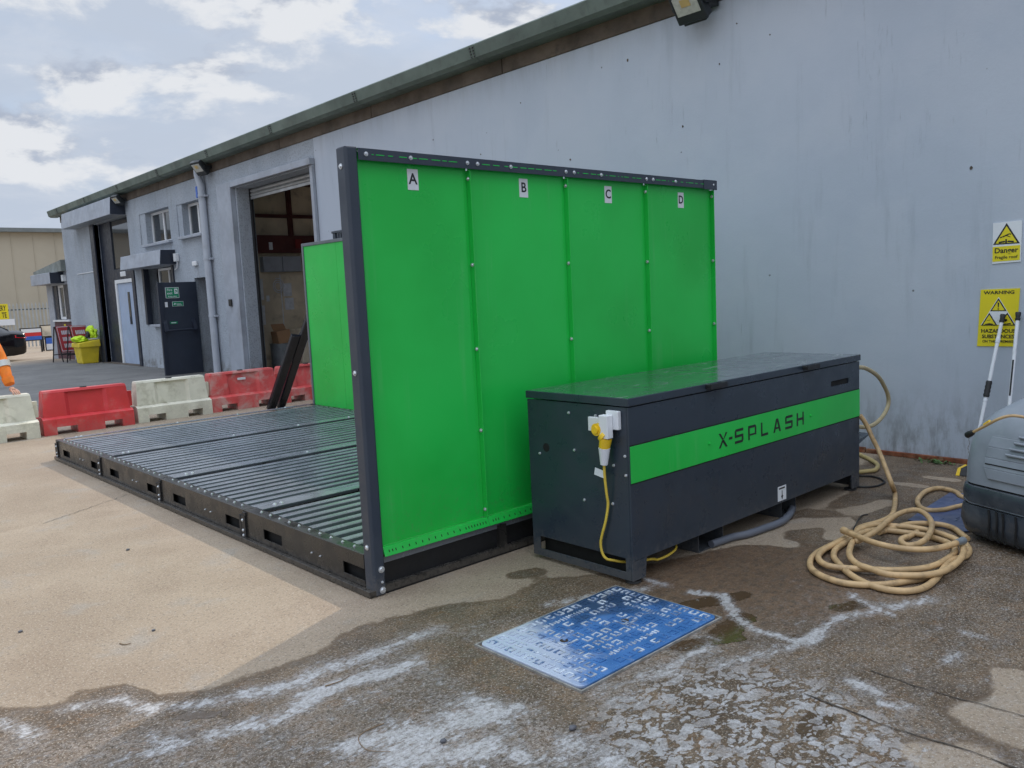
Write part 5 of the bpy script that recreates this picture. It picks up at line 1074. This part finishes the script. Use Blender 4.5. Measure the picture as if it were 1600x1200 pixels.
# ------------------------------------------------------------------ grit bin, vests, A-frame signs
gb_ = thing('grit_bin', (6.75, 25.6, .12), 'yellow plastic grit bin with green hi-vis vests on its lid', 'grit bin')
b = MB(); b.hexa([(6.73, 25.35, .12), (7.15, 25.35, .12), (7.15, 25.9, .12), (6.73, 25.9, .12), (6.68, 25.28, .60), (7.19, 25.28, .60), (7.19, 25.96, .60), (6.68, 25.96, .60)]); b.build('bin_body', M['bin_yellow'], gb_, bevel=.02)
b = MB(); b.hexa([(6.64, 25.24, .58), (7.22, 25.24, .58), (7.22, 26.0, .58), (6.64, 26.0, .58), (6.65, 25.25, .71), (7.22, 25.25, .79), (7.22, 25.99, .79), (6.65, 25.99, .71)]); b.build('bin_lid', M['bin_yellow'], gb_, bevel=.025)
def crumple(name, c, rx, ry_, rz_, m_, seed, label, cat, group):
    bm = bmesh.new(); bmesh.ops.create_icosphere(bm, subdivisions=4, radius=1)
    for v in bm.verts:
        n_ = mnoise.fractal(v.co*2.2+Vector((seed, 0, 0)), 1.0, 2.0, 4); n2 = mnoise.noise(v.co*1.1+Vector((0, seed, 0)))
        v.co *= 1+.35*n_+.3*n2; v.co = Vector((v.co.x*rx, v.co.y*ry_, max(v.co.z, -.5)*rz_))+Vector(c)
    me_ = bpy.data.meshes.new(name); bm.to_mesh(me_); bm.free(); me_.materials.append(m_); me_.polygons.foreach_set('use_smooth', [True]*len(me_.polygons))
    return tag(put(bpy.data.objects.new(name, me_), None), label, cat, group)
crumple('hi_vis_vest', (6.78, 25.6, .80), .19, .28, .11, M['hivis_yellow'], 1.0, 'crumpled bright yellow-green vest lying flat on the grit bin lid', 'vest', 'hi-vis vests on the grit bin')
crumple('hi_vis_vest', (7.08, 25.5, .94), .13, .22, .22, M['hivis_yellow'], 5.0, 'bright yellow-green vest heaped up against the wall on the grit bin', 'vest', 'hi-vis vests on the grit bin')
crumple('glove', (6.95, 25.4, .90), .06, .08, .12, M['black_rubber'], 9.0, 'black glove lying between the two yellow vests', 'glove', None)
def aframe(loc, label, seed):
    t = thing('roadworks_sign', loc, label, 'road sign', 'red A-frame signs by the lean-to', rz=math.radians(28), local=True); r_ = random.Random(seed)
    W_, H1 = .30, 1.06
    b = MB()
    for q in (-1, 1):
        b.tube([(q*W_, -.20, 0), (q*W_, .0, H1)], .018, 6); b.tube([(q*W_, .20, 0), (q*W_, .03, H1)], .018, 6)
    b.tube([(-W_, -.155, .22), (W_, -.155, .22)], .014, 6); b.tube([(-W_, .155, .22), (W_, .155, .22)], .014, 6); b.build('stand', M['black_rubber'], t)
    d = Vector((0, .20, H1)).normalized(); n_ = Vector((0, -d.z, d.y)); a = Vector((0, -.20, 0))+n_*.022
    P = lambda x, s, o: Vector((x, 0, 0))+a+d*s+n_*o
    b = MB(); b.hexa([P(-.29, .30, 0), P(.29, .30, 0), P(.29, .30, .012), P(-.29, .30, .012), P(-.29, 1.08, 0), P(.29, 1.08, 0), P(.29, 1.08, .012), P(-.29, 1.08, .012)]); b.build('sign_face', M['sign_face_red'], t)
    b = MB()
    def bar(x0, x1, s0, s1): b.hexa([P(x0, s0, .0122), P(x1, s0, .0122), P(x1, s0, .014), P(x0, s0, .014), P(x0, s1, .0122), P(x1, s1, .0122), P(x1, s1, .014), P(x0, s1, .014)])
    bar(-.275, .275, .315, .335); bar(-.275, .275, 1.045, 1.065); bar(-.275, -.258, .336, 1.044); bar(.258, .275, .336, 1.044)
    for k in range(3):
        x = -.15
        while x < .13:
            w = r_.uniform(.03, .06); bar(x, x+w, .42+k*.20, .54+k*.20); x += w+.015
    b.build('sign_marks', M['label_white'], t); return t
aframe((6.86, 27.5, .12), 'red and white A-frame road sign, the farther of two by the lean-to', 3)
aframe((7.04, 26.7, .12), 'red and white A-frame road sign standing next to the yellow grit bin', 4)

# ------------------------------------------------------------------ far yard: fence, building, boards, cars
fb = thing('far_warehouse', (10, 60, 0), 'long beige clad warehouse beyond the fence', 'building')
b = MB(); b.box(-20, 30, 60, 90, 0, 6.75)
b.build('wall', M['beige_cladding'], fb); MB().box(-20.3, 30.3, 59.6, 90.3, 6.751, 7.0).build('roof', M['far_roof'], fb)
b = MB()
for k in range(40): b.box(-20+k*1.25, -19.96+k*1.25, 59.97, 59.999, 0, 6.74)
tag(b.build('cladding_ribs', M['beige_cladding'], fb), kind='stuff')
fe = thing('palisade_fence', (6, 44, 0), 'grey steel palisade fence in front of the beige warehouse', 'fence')
pm = MB(); pm.prism([(-.034, 0), (-.018, .018), (.018, .018), (.034, 0), (.02, .008), (-.02, .008)], lambda u, v, t: (u, v-.01, t), .05, 2.0)
pm.add([(-.034, -.01, 2.0), (.034, -.01, 2.0), (0, .0, 2.14), (0, .006, 2.12)], [(0, 1, 2), (1, 3, 2), (0, 2, 3), (0, 3, 1)])
pme = pm.mesh('pale', M['fence_steel'])
for k in range(64):
    o = bpy.data.objects.new('pale', pme); put(o, fe); o.location = Vector((2.0+k*.155, 44.0, 0))-OFFS[fe.name]
b = MB(); b.box(2, 12, 44.025, 44.06, 1.78, 1.84); b.box(2, 12, 44.025, 44.06, .35, .41); b.build('rail', mat('rail_dark', (.10, .12, .13), .5), fe)
for x in (2.3, 5.05, 7.8, 10.55): MB().box(x, x+.1, 44.061, 44.16, 0, 2.1).build('fence_post', M['fence_steel'], fe)
ys_ = thing('delivery_sign', (7.9, 43.9, 1.4), 'yellow sign with black letters ERY and TE on the fence, over a white strip', 'sign')
MB().box(7.15, 8.74, 43.93, 43.96, 1.40, 2.10).build('plate', M['print_yellow'], ys_); MB().box(7.15, 8.95, 43.93, 43.96, 1.12, 1.395).build('white_strip', M['label_white'], ys_)
b = MB(); b.text('ERY', .34, (8.50, 43.929, 1.90), (1, 0, 0), (0, 0, 1), .002, 0, bold=.02, sx=.52); b.text('TE', .34, (8.56, 43.929, 1.58), (1, 0, 0), (0, 0, 1), .002, 0, bold=.02, sx=.52); b.build('lettering', M['print_black'], ys_)
def board(x0, x1, y, z0, z1, bands, label, legs=True):
    t = thing('site_board', ((x0+x1)/2, y, 0), label, 'board', 'low boards in front of the fence')
    b = MB(); b.box(x0-.04, x1+.04, y+.012, y+.05, z0-.04, z1+.04)
    if legs:
        for x in (x0, x1-.06): b.box(x, x+.06, y+.02, y+.06, 0, z0-.041)
    b.build('frame', M['black_rubber'], t)
    n_ = len(bands); 
    for i, mm in enumerate(bands):
        za = z0+(z1-z0)*i/n_; zb = z0+(z1-z0)*(i+1)/n_-.002; MB().box(x0, x1, y, y+.0115, za, zb).build('painted_panel', M[mm], t)
    return t
board(8.05, 8.78, 38.6, .52, .98, ['print_blue', 'print_red', 'label_white'], 'small red, white and blue board on black legs behind the black car')
board(8.95, 9.70, 39.3, .62, 1.06, ['cream'] if 'cream' in M else ['interior_block'], 'beige printed board, upper right of the boards by the fence')
board(9.02, 9.75, 39.0, .05, .55, ['label_white', 'print_blue'], 'blue and white board standing on the ground below the beige board', False)
def car(loc, label, m_, rz):
    t = thing('parked_car', loc, label, 'car', 'cars parked at the far end', rz=rz, local=True)
    # local +x = tail; sections along x, half-profile (y,z)
    def sec(x, hw, zb, zs, zr, hr):
        return [(x, -hw*.9, zb), (x, -hw, zb+.18), (x, -hw, zs-.12), (x, -hw*.93, zs), (x, -hr, zr-.03), (x, -hr*.8, zr), (x, hr*.8, zr), (x, hr, zr-.03), (x, hw*.93, zs), (x, hw, zs-.12), (x, hw, zb+.18), (x, hw*.9, zb)]
    b = MB(); b.loft([sec(-4.62, .70, .32, .62, .66, .60), sec(-4.5, .84, .22, .70, .76, .68), sec(-3.4, .90, .2, .86, .93, .74), sec(-3.0, .91, .2, .92, 1.05, .70), sec(-2.2, .91, .2, .94, 1.43, .58), sec(-1.5, .91, .2, .95, 1.46, .60), sec(-.95, .91, .2, .96, 1.36, .58), sec(-.42, .90, .2, .97, 1.06, .66), sec(-.12, .88, .24, .96, 1.04, .70), sec(-.02, .84, .30, .93, 1.0, .68), sec(.0, .78, .40, .78, .82, .62)])
    b.build('body', m_, t, smooth=50)
    for y, s in ((.62, 1), (-.62, -1)):
        l = MB(); l.hexa([(-.30, s*.80, .78), (.012, s*.55, .78), (.012, s*.50, .80), (-.30, s*.78, .80), (-.36, s*.935, .82), (.004, s*.89, .78), (.012, s*.50, .92), (-.36, s*.93, .90)]); l.build('tail_light', M['lamp_red'], t)
    for x in (-3.75, -.95):
        for s in (-1, 1):
            w = MB(); w.cyl((x, s*.72, .32), (x, s*.915, .32), .32, n=22); wo = w.build('wheel', M['black_rubber'], t, smooth=40); r = MB(); r.cyl((x, s*.916, .32), (x, s*.922, .32), .20, n=16); r.build('rim', M['galvanised'], wo, smooth=40)
    g = MB(); g.hexa([(-.93, -.56, 1.33), (-.93, .56, 1.33), (-.46, .64, 1.07), (-.46, -.64, 1.07), (-.915, -.55, 1.345), (-.915, .55, 1.345), (-.445, .63, 1.085), (-.445, -.63, 1.085)]); g.build('rear_window', M['glass_dark'], t)
    p = MB(); p.box(.001, .012, -.26, .26, .55, .66); p.build('number_plate', M['print_yellow'], t)
    return t
car((6.80, 33.0, .0), 'black car seen from its tail at the left edge', M['car_black'], .05)
car((6.75, 36.2, .0), 'pale orange vehicle behind the black car, only a sliver of its roof showing', M['car_pale'], .05)

# ------------------------------------------------------------------ bin and box inside the doorway
b = MB(); b.tube([(8.26, 16.35, .022), (8.26, 16.35, .70), (8.26, 16.35, .72)], [.215, .235, .245], 24); b.tube([(8.26, 16.35, .30), (8.26, 16.35, .32)], .236, 24)
o = b.build('steel_bin', M['galvanised'], None, smooth=40); tag(o, 'round galvanised bin inside the open doorway', 'bin')
b = MB(); b.obox((8.28, 16.36, .86), (.15, 0, .02), (0, .14, 0), (-.02, 0, .135)); b.obox((8.30, 16.5, 1.06), (.15, 0, 0), (0, .006, 0), (-.01, .04, .07)); o = b.build('cardboard_box', M['cardboard'], None); tag(o, 'brown cardboard box stuffed in the round bin', 'box')

# ------------------------------------------------------------------ person at the left edge, leaning on the barrier
pr_ = thing('person', (1.85, 12.75, 0), 'person in an orange hi-vis jacket resting one hand on the white barrier', 'person')
def skin_mesh(name, V, E, R, m_, parent, sub=2, root=0):
    me_ = bpy.data.meshes.new(name); off = OFFS[parent.name]; me_.from_pydata([tuple(Vector(v)-off) for v in V], E, []); o = bpy.data.objects.new(name, me_); put(o, parent)
    sk = o.modifiers.new('skin', 'SKIN'); sk.use_smooth_shade = True
    for i, r in enumerate(R): d = me_.skin_vertices[0].data[i]; d.radius = (r, r); d.use_root = (i == root)
    sv = o.modifiers.new('sub', 'SUBSURF'); sv.levels = sub; sv.render_levels = sub; me_.materials.append(m_); return o
S_ = Vector((2.20, 12.52, 1.22)); Wr = Vector((2.36, 12.22, .665))
V = [(1.80, 12.98, .92), (1.85, 12.90, 1.10), (1.95, 12.76, 1.28), (2.02, 12.64, 1.36), (2.10, 12.56, 1.46), (2.15, 12.50, 1.56), (2.17, 12.46, 1.66),
     (2.25, 12.50, 1.27), (2.325, 12.40, .99), (2.352, 12.26, .74), (1.84, 12.60, 1.29), (1.90, 12.42, 1.0), (2.05, 12.24, .78),
     (1.90, 13.02, .88), (1.93, 12.92, .50), (1.95, 13.06, .10), (1.94, 12.92, .05), (1.70, 13.02, .88), (1.66, 12.98, .50), (1.64, 13.12, .10), (1.62, 12.98, .05)]
E_ = [(0, 1), (1, 2), (2, 3), (3, 4), (4, 5), (5, 6), (3, 7), (7, 8), (8, 9), (3, 10), (10, 11), (11, 12), (0, 13), (13, 14), (14, 15), (15, 16), (0, 17), (17, 18), (18, 19), (19, 20)]
RR = [.155, .155, .165, .13, .062, .085, .09, .098, .085, .062, .085, .07, .055, .10, .075, .05, .045, .10, .075, .05, .045]
body = skin_mesh('body', V, E_, RR, M['hivis_orange'], pr_)
# hands: palm and five bent fingers each
def hand(wrist, fwd, side, up, name, s=1.0):
    w = Vector(wrist); f = Vector(fwd).normalized(); u = Vector(up).normalized(); r = f.cross(u).normalized()*side
    V = [w, w+f*.035, w+f*.085]; E = [(0, 1), (1, 2)]; R = [.030, .034, .030]
    for k, (o_, l) in enumerate([(-.033, .072), (-.011, .082), (.011, .078), (.032, .060)]):
        b0 = len(V); V += [w+f*.078+r*o_, w+f*(.085+l*.45)+r*o_*1.15+u*.006, w+f*(.088+l*.8)+r*o_*1.2-u*.012, w+f*(.088+l*.92)+r*o_*1.2-u*.032]; R += [.012, .0105, .0095, .008]; E += [(2, b0), (b0, b0+1), (b0+1, b0+2), (b0+2, b0+3)]
    b0 = len(V); V += [w+f*.03-r*.032, w+f*.065-r*.058-u*.006, w+f*.095-r*.066-u*.02]; R += [.014, .012, .009]; E += [(1, b0), (b0, b0+1), (b0+1, b0+2)]
    return skin_mesh(name, [x*1 for x in V], E, [r_*s for r_ in R], M['skin'], pr_)
hand((2.352, 12.235, .655), (.25, -.75, -.30), 1, (0, .2, 1), 'hand'); hand((2.07, 12.23, .72), (.3, -.6, -.6), -1, (0, .2, 1), 'hand')
sl_ = MB()
A_ = Vector((2.325, 12.40, .99)); B_ = Vector((2.352, 12.26, .74))
sl_.tube([A_.lerp(B_, .02), A_.lerp(B_, .30)], [.094, .085], 20); sl_.build('reflective_band', M['tape_silver'], pr_, smooth=50)
cf = MB(); cf.tube([B_.lerp(A_, .18), B_, B_+(B_-A_).normalized()*.04], [.072, .066, .058], 18); cf.build('cuff', M['hivis_orange'], pr_, smooth=50)
hd = MB(); bm = bmesh.new(); bmesh.ops.create_uvsphere(bm, u_segments=24, v_segments=16, radius=1)
for v in bm.verts:
    x, y, z = v.co; v.co = Vector((x*.075, y*.095+(-.012 if y < -.6 and abs(x) < .3 and -.3 < z < .15 else 0), z*.115-(0.01 if z < 0 and y < 0 else 0)))+Vector((2.18, 12.42, 1.70))
me_ = bpy.data.meshes.new('head'); bm.to_mesh(me_); bm.free()
for v in me_.vertices: v.co = v.co-OFFS[pr_.name]
me_.materials.append(M['skin']); me_.polygons.foreach_set('use_smooth', [True]*len(me_.polygons)); put(bpy.data.objects.new('head', me_), pr_)
hm = MB(); 
rings = []
for k in range(7):
    a = k/6*math.pi/2; rr_ = math.cos(a); rings.append([(2.18+.10*max(rr_, .02)*math.cos(t*math.pi/10), 12.42+.122*max(rr_, .02)*math.sin(t*math.pi/10), 1.735+.105*math.sin(a)) for t in range(20)])
hm.loft(rings); hm.build('helmet', M['label_white'], pr_, smooth=50)
tq = MB()
for s in (-1, 1): tq.tube([(2.18+s*.03, 12.332, 1.705), (2.18+s*.03, 12.326, 1.705)], .010, 8)
tq.build('eyes', M['print_black'], pr_); tq = MB(); tq.obox((2.18, 12.336, 1.645), (.022, 0, 0), (0, .004, 0), (0, 0, .004)); tq.build('mouth', M['print_red'], pr_)
tr_ = MB()
for pts in ([(1.90, 13.02, .93), (1.93, 12.92, .50), (1.95, 13.06, .08)], [(1.70, 13.02, .93), (1.66, 12.98, .50), (1.64, 13.12, .08)]): tr_.tube(pts, [.125, .10, .085], 16)
tr_.build('trousers', M['trousers'], pr_, smooth=60)

# ------------------------------------------------------------------ kerb block, weeds, litter
kb_ = thing('kerb_ramp', (6.95, 2.36, 0), 'black and yellow rubber kerb block on the ground at the foot of the wall', 'kerb block')
b = MB(); b.hexa([(6.80, 2.20, .001), (6.98, 2.20, .001), (6.98, 2.36, .001), (6.80, 2.36, .001), (6.83, 2.20, .055), (6.98, 2.20, .055), (6.98, 2.355, .055), (6.83, 2.355, .055)]); b.build('rubber_block', M['black_rubber'], kb_, bevel=.006)
b = MB(); b.hexa([(6.798, 2.340, .002), (6.978, 2.340, .002), (6.978, 2.368, .002), (6.798, 2.368, .002), (6.828, 2.340, .0565), (6.978, 2.340, .0565), (6.978, 2.362, .0565), (6.828, 2.362, .0565)]); b.build('yellow_band', M['yellow_plastic'], kb_)
wd = MB()
for k in range(70):
    c = Vector((7.17+rnd.gauss(0, .03), 2.66+rnd.gauss(0, .075), .002)); a = rnd.random()*6.28; l = rnd.uniform(.02, .055); d = Vector((math.cos(a), math.sin(a), rnd.uniform(.1, .7))).normalized(); s = d.cross(Vector((0, 0, 1))).normalized()*l*.28
    wd.add([c, c+d*l*.5+s, c+d*l, c+d*l*.5-s], [(0, 1, 2, 3)])
o = wd.build('weed', M['weed_leaf'], None); tag(o, 'small clump of green weeds at the foot of the wall', 'weed')
def twig(pts, r, label, m_='wood_twig', name='twig', cat='twig'):
    o = MB().tube(spline(pts, 5), [r*(1-.5*i/(len(spline(pts, 5)))) for i in range(len(spline(pts, 5)))], 6).build(name, M[m_], None, smooth=60); tag(o, label, cat); return o
twig([(1.584, 2.549, 0.004), (1.507, 2.553, 0.004), (1.456, 2.524, 0.004), (1.44, 2.436, 0.004), (1.491, 2.369, 0.004)], 0.0022, 'thin curved brown twig on the wet concrete at the bottom')
twig([(1.585, 2.986, 0.004), (1.646, 2.977, 0.004), (1.699, 2.987, 0.004)], 0.003, 'short brown twig lying beside a white foam streak')
twig([(1.129, 4.136, 0.004), (1.141, 4.101, 0.004), (1.168, 4.092, 0.004)], 0.003, 'short straw-coloured stick on the dry sunlit concrete')
def pebble(p, r, label, seed):
    bm = bmesh.new(); bmesh.ops.create_icosphere(bm, subdivisions=2, radius=1)
    for v in bm.verts: v.co *= 1+.25*mnoise.noise(v.co*1.5+Vector((seed, 0, 0))); v.co = Vector((v.co.x*r, v.co.y*r*.8, v.co.z*r*.6+r*.5))+Vector((p[0], p[1], 0))
    me_ = bpy.data.meshes.new('stone'); bm.to_mesh(me_); bm.free(); me_.materials.append(M['stone']); me_.polygons.foreach_set('use_smooth', [True]*len(me_.polygons)); return tag(put(bpy.data.objects.new('stone', me_), None), label, 'stone')
pebble((1.66, 2.282), 0.013, 'small dark stone in the white foam at the bottom', 0)
pebble((0.824, 4.692), 0.011, 'small dark stone on the dry concrete near the left edge', 1)
pebble((2.037, 2.0), 0.016, 'flat dark scrap lying by the foam below the blue cover', 2)
pebble((1.3, 4.171), 0.01, 'small dark stone on the dry concrete left of the shadow', 3)
pebble((1.675, 5.729), 0.012, 'small dark stone on the sunlit concrete by the bay shadow', 4)
